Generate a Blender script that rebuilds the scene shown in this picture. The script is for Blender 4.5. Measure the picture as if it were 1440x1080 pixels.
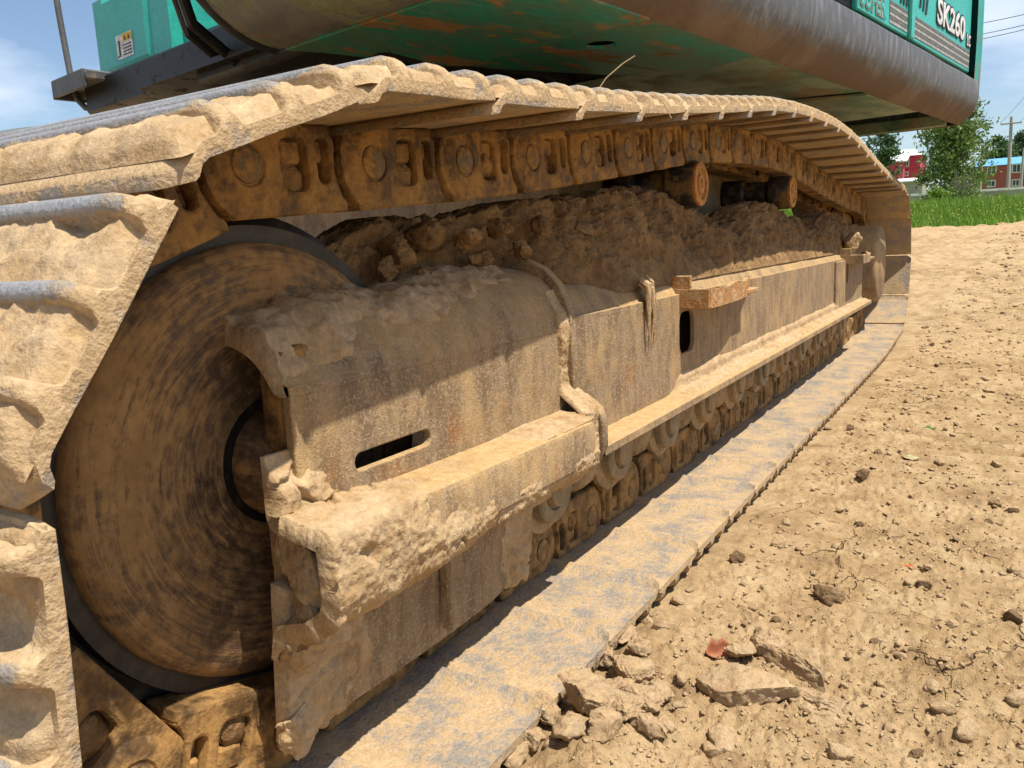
import bpy, bmesh, math, random
import numpy as np
from mathutils import Matrix, Vector

for o in list(bpy.data.objects):
    bpy.data.objects.remove(o, do_unlink=True)
scn = bpy.context.scene
COL = scn.collection
random.seed(7)
RNG = np.random.RandomState(11)

# ------------------------------------------------------------------ camera
CAM = np.array([0.0, 0.0, 0.66])
F_PX, CX, CY = 1127.9, 720.0, 540.0
def _cray(u, v): return np.array([u - CX, CY - v, F_PX])
_dY = _cray(1425, 312); _dY /= np.linalg.norm(_dY)
_dX = -_cray(-1120, 430); _dX /= np.linalg.norm(_dX)
_dZ = np.cross(_dY, _dX)
ROT = np.array([_dX, _dY, _dZ])
def wray(u, v): return ROT @ _cray(u, v)
def at_y(u, v, Y):
    r = wray(u, v); return CAM + r * (Y / r[1])
def at_z(u, v, Z):
    r = wray(u, v); return CAM + r * ((Z - CAM[2]) / r[2])
cam_d = bpy.data.cameras.new("camera")
cam_d.sensor_width = 36.0
cam_d.lens = 36.0 * F_PX / 1440.0
cam_d.clip_start = 0.02
cam_d.clip_end = 3000.0
cam_o = bpy.data.objects.new("camera", cam_d)
COL.objects.link(cam_o)
_r, _u, _f = ROT[:, 0], ROT[:, 1], ROT[:, 2]
cam_o.matrix_world = Matrix(((_r[0], _u[0], -_f[0], CAM[0]), (_r[1], _u[1], -_f[1], CAM[1]), (_r[2], _u[2], -_f[2], CAM[2]), (0, 0, 0, 1)))
cam_d.dof.use_dof = True
cam_d.dof.focus_distance = 1.6
cam_d.dof.aperture_fstop = 32.0
scn.camera = cam_o

# ------------------------------------------------------------------ world and sun
SUN_EL = math.radians(66.5)
SUN_AZ_DIR = Vector((math.cos(SUN_EL), -0.04, math.sin(SUN_EL)))
world = bpy.data.worlds.new("World"); scn.world = world; world.use_nodes = True
wn = world.node_tree; wn.nodes.clear()
def WN(t): return wn.nodes.new(t)
sky = WN("ShaderNodeTexSky"); sky.sky_type = 'NISHITA'; sky.sun_disc = False
sky.sun_elevation = SUN_EL; sky.sun_rotation = math.radians(90.0)
sky.air_density = 1.0; sky.dust_density = 0.6; sky.ozone_density = 2.0
tc = WN("ShaderNodeTexCoord"); mp = WN("ShaderNodeMapping"); mp.inputs['Scale'].default_value = (1.0, 1.0, 3.2)
cl = WN("ShaderNodeTexNoise"); cl.inputs['Scale'].default_value = 2.3; cl.inputs['Detail'].default_value = 7.0; cl.inputs['Roughness'].default_value = 0.55
cr = WN("ShaderNodeValToRGB"); cr.color_ramp.elements[0].position = 0.47; cr.color_ramp.elements[1].position = 0.72
cr.color_ramp.elements[1].color = (0.75, 0.75, 0.75, 1)
mx = WN("ShaderNodeMixRGB"); mx.inputs['Color2'].default_value = (8.6, 9.0, 9.8, 1)
bg = WN("ShaderNodeBackground"); bg.inputs['Strength'].default_value = 0.10
wo = WN("ShaderNodeOutputWorld")
L = wn.links.new
L(tc.outputs['Generated'], mp.inputs['Vector']); L(mp.outputs['Vector'], cl.inputs['Vector'])
L(cl.outputs['Fac'], cr.inputs['Fac']); L(cr.outputs['Color'], mx.inputs['Fac'])
L(sky.outputs['Color'], mx.inputs['Color1']); L(mx.outputs['Color'], bg.inputs['Color']); L(bg.outputs['Background'], wo.inputs['Surface'])
sun_d = bpy.data.lights.new("sun", 'SUN'); sun_d.energy = 5.0; sun_d.angle = math.radians(0.53); sun_d.color = (1.0, 0.94, 0.84)
sun_o = bpy.data.objects.new("sun", sun_d); COL.objects.link(sun_o)
sun_o.rotation_euler = SUN_AZ_DIR.to_track_quat('Z', 'Y').to_euler()
scn.view_settings.view_transform = 'Standard'; scn.view_settings.look = 'None'
scn.view_settings.gamma = 1.0; scn.view_settings.use_curve_mapping = False
scn.view_settings.exposure = 0.55
scn.cycles.max_bounces = 6; scn.cycles.diffuse_bounces = 3; scn.cycles.glossy_bounces = 3
scn.cycles.use_denoising = True

# ------------------------------------------------------------------ noise (numpy)
def _h(i, j, k, s):
    n = (i.astype(np.uint32) * np.uint32(374761393) + j.astype(np.uint32) * np.uint32(668265263) + k.astype(np.uint32) * np.uint32(2147483647) + np.uint32(s * 974711 + 1013))
    n = (n ^ (n >> np.uint32(13))) * np.uint32(1274126177)
    n = n ^ (n >> np.uint32(16))
    n = n * np.uint32(2246822519); n = n ^ (n >> np.uint32(15))
    return n.astype(np.float64) / 2147483647.5 - 1.0
def vnoise(P, s=0):
    P = np.asarray(P, float); I = np.floor(P).astype(np.int64); Fr = P - I
    W = Fr * Fr * Fr * (Fr * (Fr * 6 - 15) + 10)
    x, y, z = W[..., 0], W[..., 1], W[..., 2]; i, j, k = I[..., 0], I[..., 1], I[..., 2]
    with np.errstate(over='ignore'):
        c = [[[_h(i + a, j + b, k + d, s) for d in (0, 1)] for b in (0, 1)] for a in (0, 1)]
    lerp = lambda a, b, t: a + (b - a) * t
    e = [[lerp(c[a][b][0], c[a][b][1], z) for b in (0, 1)] for a in (0, 1)]
    return lerp(lerp(e[0][0], e[0][1], y), lerp(e[1][0], e[1][1], y), x)
def fbm(P, octv=5, gain=0.5, s=0):
    P = np.asarray(P, float); a = 1.0; t = 0.0; tot = 0.0
    for q in range(octv):
        t = t + a * vnoise(P * (2.03 ** q) + q * 17.3, s + q); tot += a; a *= gain
    return t / tot
def billow(P, octv=4, gain=0.5, s=0):
    P = np.asarray(P, float); a = 1.0; t = 0.0; tot = 0.0
    for q in range(octv):
        t = t + a * (1 - 2 * np.abs(vnoise(P * (2.07 ** q) + q * 9.1, s + q))); tot += a; a *= gain
    return t / tot
def sstep(a, b, x):
    t = np.clip((x - a) / (b - a), 0, 1); return t * t * (3 - 2 * t)
def P3(x, y, z=0.0):
    x, y, z = np.broadcast_arrays(x, y, z); return np.stack([x, y, z], -1)

# ------------------------------------------------------------------ mesh helpers
def mesh_np(name, V, F, smooth=True, attrs=None):
    V = np.asarray(V, float).reshape(-1, 3)
    me = bpy.data.meshes.new(name)
    if isinstance(F, np.ndarray):
        k = F.shape[1]; nf = len(F)
        me.vertices.add(len(V)); me.vertices.foreach_set('co', V.ravel())
        me.loops.add(nf * k); me.loops.foreach_set('vertex_index', F.ravel().astype(np.int32))
        me.polygons.add(nf); me.polygons.foreach_set('loop_start', np.arange(0, nf * k, k, dtype=np.int32))
        me.update(calc_edges=True); me.validate()
    else:
        me.from_pydata(V.tolist(), [], F); me.update()
    if smooth:
        me.polygons.foreach_set('use_smooth', np.ones(len(me.polygons), bool))
    if attrs:
        for nm, vals in attrs.items():
            at = me.attributes.new(nm, 'FLOAT', 'POINT'); at.data.foreach_set('value', np.asarray(vals, np.float32).ravel())
    return me
def grid_faces(nu, nv, wrap_v=False):
    i = np.arange(nu - 1)[:, None]; j = np.arange(nv if wrap_v else nv - 1)[None, :]
    j2 = (j + 1) % nv
    return np.stack([i * nv + j, (i + 1) * nv + j, (i + 1) * nv + j2, i * nv + j2], -1).reshape(-1, 4)
class MB:
    def __init__(s): s.V = []; s.F = []; s.n = 0
    def add(s, V, F):
        V = np.asarray(V, float).reshape(-1, 3); s.V.append(V)
        s.F += [[int(q) + s.n for q in f] for f in F]; s.n += len(V); return s
    def box(s, x0, x1, y0, y1, z0, z1, b=0.004):
        c = np.array([(x0 + x1) / 2, (y0 + y1) / 2, (z0 + z1) / 2]); h = np.abs(np.array([x1 - x0, y1 - y0, z1 - z0])) / 2
        b = min(b, h.min() * 0.45)
        bm = bmesh.new(); bmesh.ops.create_cube(bm, size=2.0)
        for v in bm.verts: v.co = Vector([v.co[i] * h[i] for i in range(3)])
        if b > 0: bmesh.ops.bevel(bm, geom=list(bm.edges), offset=b, segments=1, affect='EDGES')
        V = [np.array(v.co) + c for v in bm.verts]; F = [[v.index for v in f.verts] for f in bm.faces]
        bm.verts.index_update(); bm.free(); return s.add(V, F)
    def grid(s, V, nu, nv, wrap=False): return s.add(V, grid_faces(nu, nv, wrap).tolist())
    def tube(s, pts, r, seg=10, cap=True):
        pts = [np.asarray(p, float) for p in pts]; n = len(pts); rr = r if hasattr(r, '__len__') else [r] * n
        V = []
        up = np.array([0.13, 0.27, 0.95])
        for k, p in enumerate(pts):
            t = pts[min(k + 1, n - 1)] - pts[max(k - 1, 0)]; t /= np.linalg.norm(t) + 1e-9
            u = np.cross(t, up); 
            if np.linalg.norm(u) < 1e-3: u = np.cross(t, [1, 0, 0])
            u /= np.linalg.norm(u); w = np.cross(t, u)
            for q in range(seg):
                a = 2 * math.pi * q / seg; V.append(p + rr[k] * (math.cos(a) * u + math.sin(a) * w))
        F = grid_faces(n, seg, True).tolist()
        if cap: F += [list(range(seg))[::-1], [(n - 1) * seg + q for q in range(seg)]]
        return s.add(V, F)
    def lathe(s, prof, c=(0, 0, 0), seg=48):
        V = []
        for x, r in prof:
            for q in range(seg):
                a = 2 * math.pi * q / seg; V.append((c[0] + x, c[1] + r * math.cos(a), c[2] + r * math.sin(a)))
        F = grid_faces(len(prof), seg, True).tolist()
        return s.add(V, F)
    def mesh(s, name, smooth=True, angle=40):
        me = bpy.data.meshes.new(name); me.from_pydata(np.concatenate(s.V).tolist(), [], s.F); me.update()
        bm = bmesh.new(); bm.from_mesh(me); bmesh.ops.recalc_face_normals(bm, faces=bm.faces); bm.to_mesh(me); bm.free()
        if smooth: me.polygons.foreach_set('use_smooth', np.ones(len(me.polygons), bool)); sharp(me, angle)
        return me
def sharp(me, angle=40):
    me.set_sharp_from_angle(angle=math.radians(angle))
def poly_plate(outline, holes, half, bevel=0.0):
    cu = bpy.data.curves.new('tmp', 'CURVE'); cu.dimensions = '2D'; cu.fill_mode = 'BOTH'
    cu.extrude = half - bevel; cu.bevel_depth = bevel; cu.bevel_resolution = 1; cu.offset = -bevel
    for pts in [outline] + holes:
        sp = cu.splines.new('POLY'); sp.points.add(len(pts) - 1); sp.use_cyclic_u = True
        for q, (a, b) in enumerate(pts): sp.points[q].co = (a, b, 0, 1)
    ob = bpy.data.objects.new('tmp', cu); COL.objects.link(ob)
    dg = bpy.context.evaluated_depsgraph_get()
    me = bpy.data.meshes.new_from_object(ob.evaluated_get(dg))
    V = np.array([v.co[:] for v in me.vertices]); F = [list(p.vertices) for p in me.polygons]
    bpy.data.objects.remove(ob); bpy.data.curves.remove(cu); bpy.data.meshes.remove(me)
    return V, F
def rrect(a0, a1, b0, b1, r, n=5):
    P = []
    for cx, cy, s in ((a1 - r, b1 - r, 0), (a0 + r, b1 - r, 90), (a0 + r, b0 + r, 180), (a1 - r, b0 + r, 270)):
        for q in range(n):
            t = math.radians(s + 90 * q / (n - 1)); P.append((cx + r * math.cos(t), cy + r * math.sin(t)))
    return P
def circ(c, r, n=24): return [(c[0] + r * math.cos(2 * math.pi * q / n), c[1] + r * math.sin(2 * math.pi * q / n)) for q in range(n)]
WM = {}
def put(name, me, mat, parent=None, M=None):
    o = bpy.data.objects.new(name, me); COL.objects.link(o)
    M = M or Matrix.Identity(4)
    if mat is not None and me is not None and len(me.materials) == 0: me.materials.append(mat)
    if parent is not None:
        o.parent = parent; o.matrix_parent_inverse = WM[parent.name].inverted()
    o.matrix_basis = M; WM[o.name] = M
    return o
def tag(o, label, cat, group=None):
    o['label'] = label; o['category'] = cat
    if group: o['group'] = group
    return o
def structure(o): o['kind'] = 'structure'; return o
def stuff(o): o['kind'] = 'stuff'; return o
def empty(name, loc): return put(name, None, None, None, Matrix.Translation(loc))

# ------------------------------------------------------------------ materials
class NT:
    def __init__(s, name):
        s.m = bpy.data.materials.new(name); s.m.use_nodes = True; s.t = s.m.node_tree
        s.b = s.t.nodes['Principled BSDF']; s.geo = None
    def n(s, ty, **kw):
        nd = s.t.nodes.new(ty)
        for k, v in kw.items():
            if k in nd.inputs: nd.inputs[k].default_value = v
            else: setattr(nd, k, v)
        return nd
    def l(s, a, b): s.t.links.new(a, b)
    def coord(s, rnd=True, scale=(1, 1, 1)):
        c = s.n('ShaderNodeTexCoord'); v = c.outputs['Object']
        m = s.n('ShaderNodeMapping'); m.inputs['Scale'].default_value = scale; s.l(v, m.inputs['Vector']); v = m.outputs['Vector']
        if rnd:
            oi = s.n('ShaderNodeObjectInfo'); k = s.n('ShaderNodeMath', operation='MULTIPLY'); k.inputs[1].default_value = 37.0
            s.l(oi.outputs['Random'], k.inputs[0]); a = s.n('ShaderNodeVectorMath', operation='ADD'); s.l(v, a.inputs[0]); s.l(k.outputs[0], a.inputs[1]); v = a.outputs[0]
        return v
    def noise(s, v, scale, detail=6.0, rough=0.6, dist=0.0):
        q = s.n('ShaderNodeTexNoise'); q.inputs['Scale'].default_value = scale; q.inputs['Detail'].default_value = detail
        q.inputs['Roughness'].default_value = rough; q.inputs['Distortion'].default_value = dist; s.l(v, q.inputs['Vector']); return q.outputs['Fac']
    def math(s, op, a, b=None, clamp=False):
        q = s.n('ShaderNodeMath', operation=op); q.use_clamp = clamp
        for k, x in enumerate((a, b)):
            if x is None: continue
            if isinstance(x, (int, float)): q.inputs[k].default_value = x
            else: s.l(x, q.inputs[k])
        return q.outputs[0]
    def rng(s, x, a, b, c=0.0, d=1.0, smooth=True):
        q = s.n('ShaderNodeMapRange'); q.interpolation_type = 'SMOOTHSTEP' if smooth else 'LINEAR'
        s.l(x, q.inputs['Value']); q.inputs['From Min'].default_value = a; q.inputs['From Max'].default_value = b
        q.inputs['To Min'].default_value = c; q.inputs['To Max'].default_value = d; return q.outputs['Result']
    def mix(s, fac, a, b):
        q = s.n('ShaderNodeMix'); q.data_type = 'RGBA'
        for i, x in ((0, fac), (6, a), (7, b)):
            if isinstance(x, (int, float)): q.inputs[i].default_value = x
            elif isinstance(x, tuple): q.inputs[i].default_value = (*x, 1) if len(x) == 3 else x
            else: s.l(x, q.inputs[i])
        return q.outputs[2]
    def mixf(s, fac, a, b):
        q = s.n('ShaderNodeMix'); q.data_type = 'FLOAT'
        for i, x in ((0, fac), (2, a), (3, b)):
            if isinstance(x, (int, float)): q.inputs[i].default_value = x
            else: s.l(x, q.inputs[i])
        return q.outputs[0]
    def vary(s, col, fac, lo=0.75, hi=1.25):
        m = s.rng(fac, 0.25, 0.75, lo, hi, False); q = s.n('ShaderNodeVectorMath', operation='SCALE')
        s.l(col, q.inputs[0]); s.l(m, q.inputs['Scale']); return q.outputs[0]
    def bump(s, h, strength, dist, prev=None):
        q = s.n('ShaderNodeBump'); q.inputs['Strength'].default_value = strength; q.inputs['Distance'].default_value = dist
        s.l(h, q.inputs['Height'])
        if prev is not None: s.l(prev, q.inputs['Normal'])
        return q.outputs['Normal']
    def attr(s, nm):
        q = s.n('ShaderNodeAttribute'); q.attribute_name = nm; return q.outputs['Fac']
    def upz(s):
        g = s.n('ShaderNodeNewGeometry'); q = s.n('ShaderNodeSeparateXYZ'); s.l(g.outputs['Normal'], q.inputs[0]); return q.outputs['Z']
    def set(s, col=None, rough=None, metal=None, normal=None):
        for k, x in (('Base Color', col), ('Roughness', rough), ('Metallic', metal)):
            if x is None: continue
            if isinstance(x, (int, float)): s.b.inputs[k].default_value = x
            elif isinstance(x, tuple): s.b.inputs[k].default_value = (*x, 1)
            else: s.l(x, s.b.inputs[k])
        if normal is not None: s.l(normal, s.b.inputs['Normal'])
        return s.m

def dirty(name, base, dust, base2=None, scale=6, lo=0.42, hi=0.58, rough=0.55, metal=0.0, up=0.0, wear=None, stretch=(1, 1, 1),
          bump=0.5, bdist=0.003, bscale=70, rnd=True, spec=0.3, dist=0.0, dust2=None, rust=None):
    t = NT(name); v = t.coord(rnd, stretch)
    n1 = t.noise(v, scale, 6, 0.65, dist); n2 = t.noise(v, scale * 4.3, 3, 0.6); n3 = t.noise(v, bscale, 3, 0.7)
    x = t.math('ADD', n1, t.math('MULTIPLY', t.math('SUBTRACT', n2, 0.5), 0.35))
    if up: x = t.math('ADD', x, t.math('MULTIPLY', t.upz(), up))
    if wear:
        x = t.math('SUBTRACT', x, t.math('MULTIPLY', t.attr('wear'), wear))
    m = t.rng(x, lo, hi)
    b = t.mix(t.rng(t.noise(v, scale * 2.1, 3), 0.4, 0.6), base, base2 or tuple(c * 0.7 for c in base))
    if rust: b = t.mix(t.rng(t.noise(v, scale * 1.4, 7, 0.65), 0.55, 0.66), b, rust)
    d = t.mix(t.rng(n2, 0.35, 0.65), dust, dust2 or tuple(c * 0.78 for c in dust))
    col = t.vary(t.mix(m, b, d), n3, 0.78, 1.2)
    h = t.math('ADD', t.math('MULTIPLY', m, 0.6), t.math('MULTIPLY', n3, 0.7))
    t.b.inputs['Specular IOR Level'].default_value = spec
    return t.set(col, t.mixf(m, rough, 0.95), t.mixf(m, metal, 0.0) if metal else 0.0, t.bump(h, bump, bdist))

DUST = (0.47, 0.325, 0.175); DUST_D = (0.35, 0.215, 0.095); MUD_BR = (0.235, 0.135, 0.058)
def shoe_mat():
    t = NT('shoe_steel'); v = t.coord(True); w = t.attr('wear')
    n1 = t.noise(v, 14, 6, 0.68); n2 = t.noise(v, 75, 4, 0.65); n3 = t.noise(v, 230, 2, 0.6)
    x = t.math('ADD', t.math('MULTIPLY', n1, 0.6), t.math('MULTIPLY', n2, 0.4)); x = t.math('SUBTRACT', x, t.math('MULTIPLY', w, 0.30))
    m = t.rng(x, 0.29, 0.46)
    steel = t.mix(t.math('POWER', w, 3.0), t.mix(n1, (0.20, 0.175, 0.145), (0.27, 0.235, 0.195)), t.mix(n2, (0.25, 0.25, 0.255), (0.36, 0.355, 0.35)))
    col = t.mix(m, steel, t.mix(t.rng(n2, 0.35, 0.65), (0.455, 0.322, 0.18), (0.365, 0.25, 0.132)))
    t.b.inputs['Specular IOR Level'].default_value = 0.35
    return t.set(t.vary(col, n3, 0.8, 1.18), t.mixf(m, 0.52, 0.95), t.math('MULTIPLY', t.math('SUBTRACT', 1.0, m), t.math('MULTIPLY', t.math('POWER', w, 3.0), 0.3)), t.bump(t.math('ADD', t.math('MULTIPLY', m, 0.7), t.math('ADD', n2, n3)), 0.55, 0.003))
M_shoe = shoe_mat()
M_link = dirty('link_steel', (0.13, 0.072, 0.028), (0.37, 0.205, 0.068), (0.075, 0.043, 0.02), 17, 0.36, 0.60, 0.55, 0.2, bump=0.7, bdist=0.003, bscale=110, up=0.0)
M_pin = dirty('pin_steel', (0.18, 0.115, 0.055), (0.36, 0.205, 0.07), None, 40, 0.45, 0.6, 0.42, 0.5, bump=0.5, bscale=150)
M_mud = dirty('dried_mud', (0.405, 0.272, 0.138), (0.48, 0.345, 0.20), (0.31, 0.197, 0.09), 14, 0.35, 0.65, 0.95, bump=0.6, bdist=0.004, bscale=170)
M_heap = dirty('damp_shaded_mud', (0.225, 0.128, 0.050), (0.32, 0.19, 0.08), (0.14, 0.077, 0.03), 12, 0.42, 0.66, 0.95, bump=1.0, bdist=0.008, bscale=90, up=0.06)  # damp mud, its brown also darkened for the shade under the track
def frame_mat():
    t = NT('frame_steel'); v = t.coord(False); vs = t.coord(False, (1, 1.0, 0.35)); vl = t.coord(False, (1, 0.12, 1))
    n1 = t.noise(v, 6, 7, 0.68, 0.2); nr = t.noise(vs, 26, 5, 0.7); n2 = t.noise(v, 60, 4, 0.65); sp = t.noise(v, 210, 2, 0.6); n3 = t.noise(v, 330, 2, 0.6); sc = t.noise(vl, 300, 1, 0.5)
    x = t.math('ADD', t.math('MULTIPLY', n1, 0.5), t.math('ADD', t.math('MULTIPLY', nr, 0.3), t.math('MULTIPLY', n2, 0.2)))
    x = t.math('ADD', x, t.math('MULTIPLY', t.upz(), 0.16))
    m = t.rng(x, 0.43, 0.68)
    base = t.mix(t.rng(nr, 0.38, 0.62), (0.165, 0.108, 0.060), (0.245, 0.172, 0.105))
    base = t.mix(t.rng(t.noise(v, 11, 5, 0.7), 0.56, 0.68), base, (0.23, 0.112, 0.045))
    base = t.mix(t.math('MULTIPLY', t.rng(sp, 0.53, 0.64), 0.65), base, (0.38, 0.285, 0.18))
    base = t.mix(t.math('MULTIPLY', t.rng(sc, 0.66, 0.72), 0.5), base, (0.36, 0.29, 0.21))
    dust = t.mix(t.rng(n2, 0.35, 0.65), (0.45, 0.305, 0.145), (0.36, 0.23, 0.10))
    col = t.mix(m, base, dust)
    t.b.inputs['Specular IOR Level'].default_value = 0.25
    return t.set(t.vary(col, n3, 0.8, 1.18), t.mixf(m, 0.68, 0.95), 0.0, t.bump(t.math('ADD', t.math('MULTIPLY', m, 0.9), t.math('ADD', sp, n3)), 0.5, 0.002))
M_frame = frame_mat()
M_rust = dirty('rusty_bracket', (0.40, 0.185, 0.06), (0.46, 0.30, 0.145), (0.33, 0.16, 0.065), 16, 0.42, 0.60, 0.8, up=0.2, bump=0.9, bdist=0.004, bscale=110)
M_roll = dirty('roller_steel', (0.20, 0.14, 0.08), (0.40, 0.28, 0.15), (0.14, 0.09, 0.05), 12, 0.35, 0.55, 0.6, 0.0, up=0.1, bump=0.5, bscale=100)
M_clean = dirty('roller_seal', (0.25, 0.195, 0.12), (0.37, 0.25, 0.125), None, 10, 0.4, 0.6, 0.5, bump=0.2)
M_carrier = dirty('carrier_paint', (0.50, 0.20, 0.03), (0.40, 0.22, 0.06), (0.34, 0.13, 0.02), 30, 0.45, 0.6, 0.5, bump=0.4)
M_carrier2 = dirty('carrier_drum', (0.03, 0.028, 0.028), (0.17, 0.10, 0.03), (0.05, 0.04, 0.035), 16, 0.5, 0.62, 0.35, 0.3, bump=0.2)
M_dark = dirty('dark_steel', (0.035, 0.032, 0.03), (0.12, 0.085, 0.05), (0.05, 0.045, 0.04), 10, 0.55, 0.75, 0.4, 0.3, bump=0.3)
M_black = dirty('greasy_shade_black', (0.012, 0.012, 0.012), (0.05, 0.035, 0.025), None, 12, 0.55, 0.7, 0.45, bump=0.4)  # black for greasy parts, also painted where recesses are only shaded
M_teal = dirty('teal_paint', (0.035, 0.40, 0.335), (0.24, 0.31, 0.20), (0.03, 0.37, 0.31), 5, 0.66, 0.82, 0.38, bump=0.12, bdist=0.001, spec=0.5)
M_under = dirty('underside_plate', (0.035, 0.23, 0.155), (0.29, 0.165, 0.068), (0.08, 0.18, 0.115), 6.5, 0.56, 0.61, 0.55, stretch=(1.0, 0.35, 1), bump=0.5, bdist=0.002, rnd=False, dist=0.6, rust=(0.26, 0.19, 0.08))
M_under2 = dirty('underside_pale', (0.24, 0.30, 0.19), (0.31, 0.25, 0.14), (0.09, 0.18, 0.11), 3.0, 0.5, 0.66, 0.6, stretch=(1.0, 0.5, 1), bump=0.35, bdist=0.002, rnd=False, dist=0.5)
M_grey = dirty('grey_paint', (0.075, 0.077, 0.08), (0.30, 0.22, 0.13), (0.095, 0.095, 0.095), 6, 0.64, 0.8, 0.5, bump=0.25, bdist=0.001)
M_white = dirty('white_vinyl', (0.72, 0.72, 0.70), (0.5, 0.42, 0.3), None, 20, 0.62, 0.8, 0.5, bump=0.05)
M_stripe = dirty('stripe_grey', (0.36, 0.34, 0.31), (0.28, 0.22, 0.16), None, 20, 0.6, 0.8, 0.5, bump=0.05)
M_stripe2 = dirty('stripe_dark', (0.15, 0.14, 0.13), (0.2, 0.16, 0.12), None, 20, 0.6, 0.8, 0.5, bump=0.05)
M_decal = dirty('decal_black', (0.025, 0.025, 0.028), (0.1, 0.08, 0.06), None, 20, 0.65, 0.8, 0.5, bump=0.05)
M_yellow = dirty('label_yellow', (0.75, 0.50, 0.04), (0.5, 0.42, 0.3), None, 20, 0.65, 0.8, 0.5, bump=0.05)
# bumper: dark painted steel, lower curve scoured brown, with shading in the colour
def bumper_mat():
    t = NT('bumper_paint'); v = t.coord(False); sep = t.n('ShaderNodeSeparateXYZ'); t.l(v, sep.inputs[0])
    n1 = t.noise(v, 3.0, 8, 0.65, 0.4); n2 = t.noise(t.coord(False, (1, 1, 0.25)), 30, 6, 0.7); n3 = t.noise(v, 90, 5, 0.7)
    z = t.math('ADD', sep.outputs['Z'], t.math('MULTIPLY', t.math('SUBTRACT', n1, 0.5), 0.14))
    m = t.rng(z, 1.300, 1.235)
    steel = t.mix(t.rng(n2, 0.45, 0.7), (0.085, 0.088, 0.093), (0.19, 0.195, 0.20))
    brown = t.mix(t.rng(n1, 0.4, 0.6), (0.105, 0.070, 0.043), (0.155, 0.105, 0.065))
    brown = t.mix(t.rng(t.noise(v, 7, 7, 0.7, 1.0), 0.6, 0.68), brown, (0.14, 0.055, 0.025))
    t.b.inputs['Specular IOR Level'].default_value = 0.45
    return t.set(t.vary(t.mix(m, steel, brown), n3, 0.85, 1.15), t.mixf(m, 0.58, 0.9), 0.0, t.bump(t.math('ADD', n3, n2), 0.35, 0.002))
M_bump = bumper_mat()
# idler: circular scour marks
def idler_mat():
    t = NT('idler_face'); c = t.n('ShaderNodeTexCoord'); sep = t.n('ShaderNodeSeparateXYZ'); t.l(c.outputs['Object'], sep.inputs[0])
    r = t.math('SQRT', t.math('ADD', t.math('POWER', sep.outputs['Y'], 2.0), t.math('POWER', sep.outputs['Z'], 2.0)))
    ang = t.math('ARCTAN2', sep.outputs['Z'], sep.outputs['Y'])
    comb = t.n('ShaderNodeCombineXYZ'); t.l(t.math('MULTIPLY', ang, 0.9), comb.inputs[0]); t.l(t.math('MULTIPLY', r, 44.0), comb.inputs[1]); t.l(sep.outputs['X'], comb.inputs[2])
    ns = t.noise(comb.outputs[0], 3.6, 8, 0.7, 0.3); nb = t.noise(c.outputs['Object'], 13, 8, 0.72, 0.4); nf = t.noise(c.outputs['Object'], 60, 5, 0.7)
    x = t.math('ADD', t.math('MULTIPLY', ns, 0.5), t.math('ADD', t.math('MULTIPLY', nb, 0.3), t.math('MULTIPLY', nf, 0.25)))
    x = t.math('ADD', x, t.math('MULTIPLY', t.math('SUBTRACT', r, 0.18), 0.5))
    x = t.math('ADD', x, t.math('MULTIPLY', t.math('SUBTRACT', t.noise(c.outputs['Object'], 3.0, 2, 0.5), 0.5), 0.45))
    m = t.rng(x, 0.455, 0.62)
    col = t.mix(m, t.mix(nf, (0.062, 0.037, 0.021), (0.125, 0.072, 0.036)), t.mix(t.rng(nb, 0.35, 0.65), (0.36, 0.208, 0.078), (0.265, 0.148, 0.052)))
    return t.set(t.vary(col, nf, 0.75, 1.2), t.mixf(m, 0.5, 0.92), 0.0, t.bump(t.math('ADD', t.math('MULTIPLY', m, 0.8), nf), 0.6, 0.002))
M_idler = idler_mat()

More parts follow.
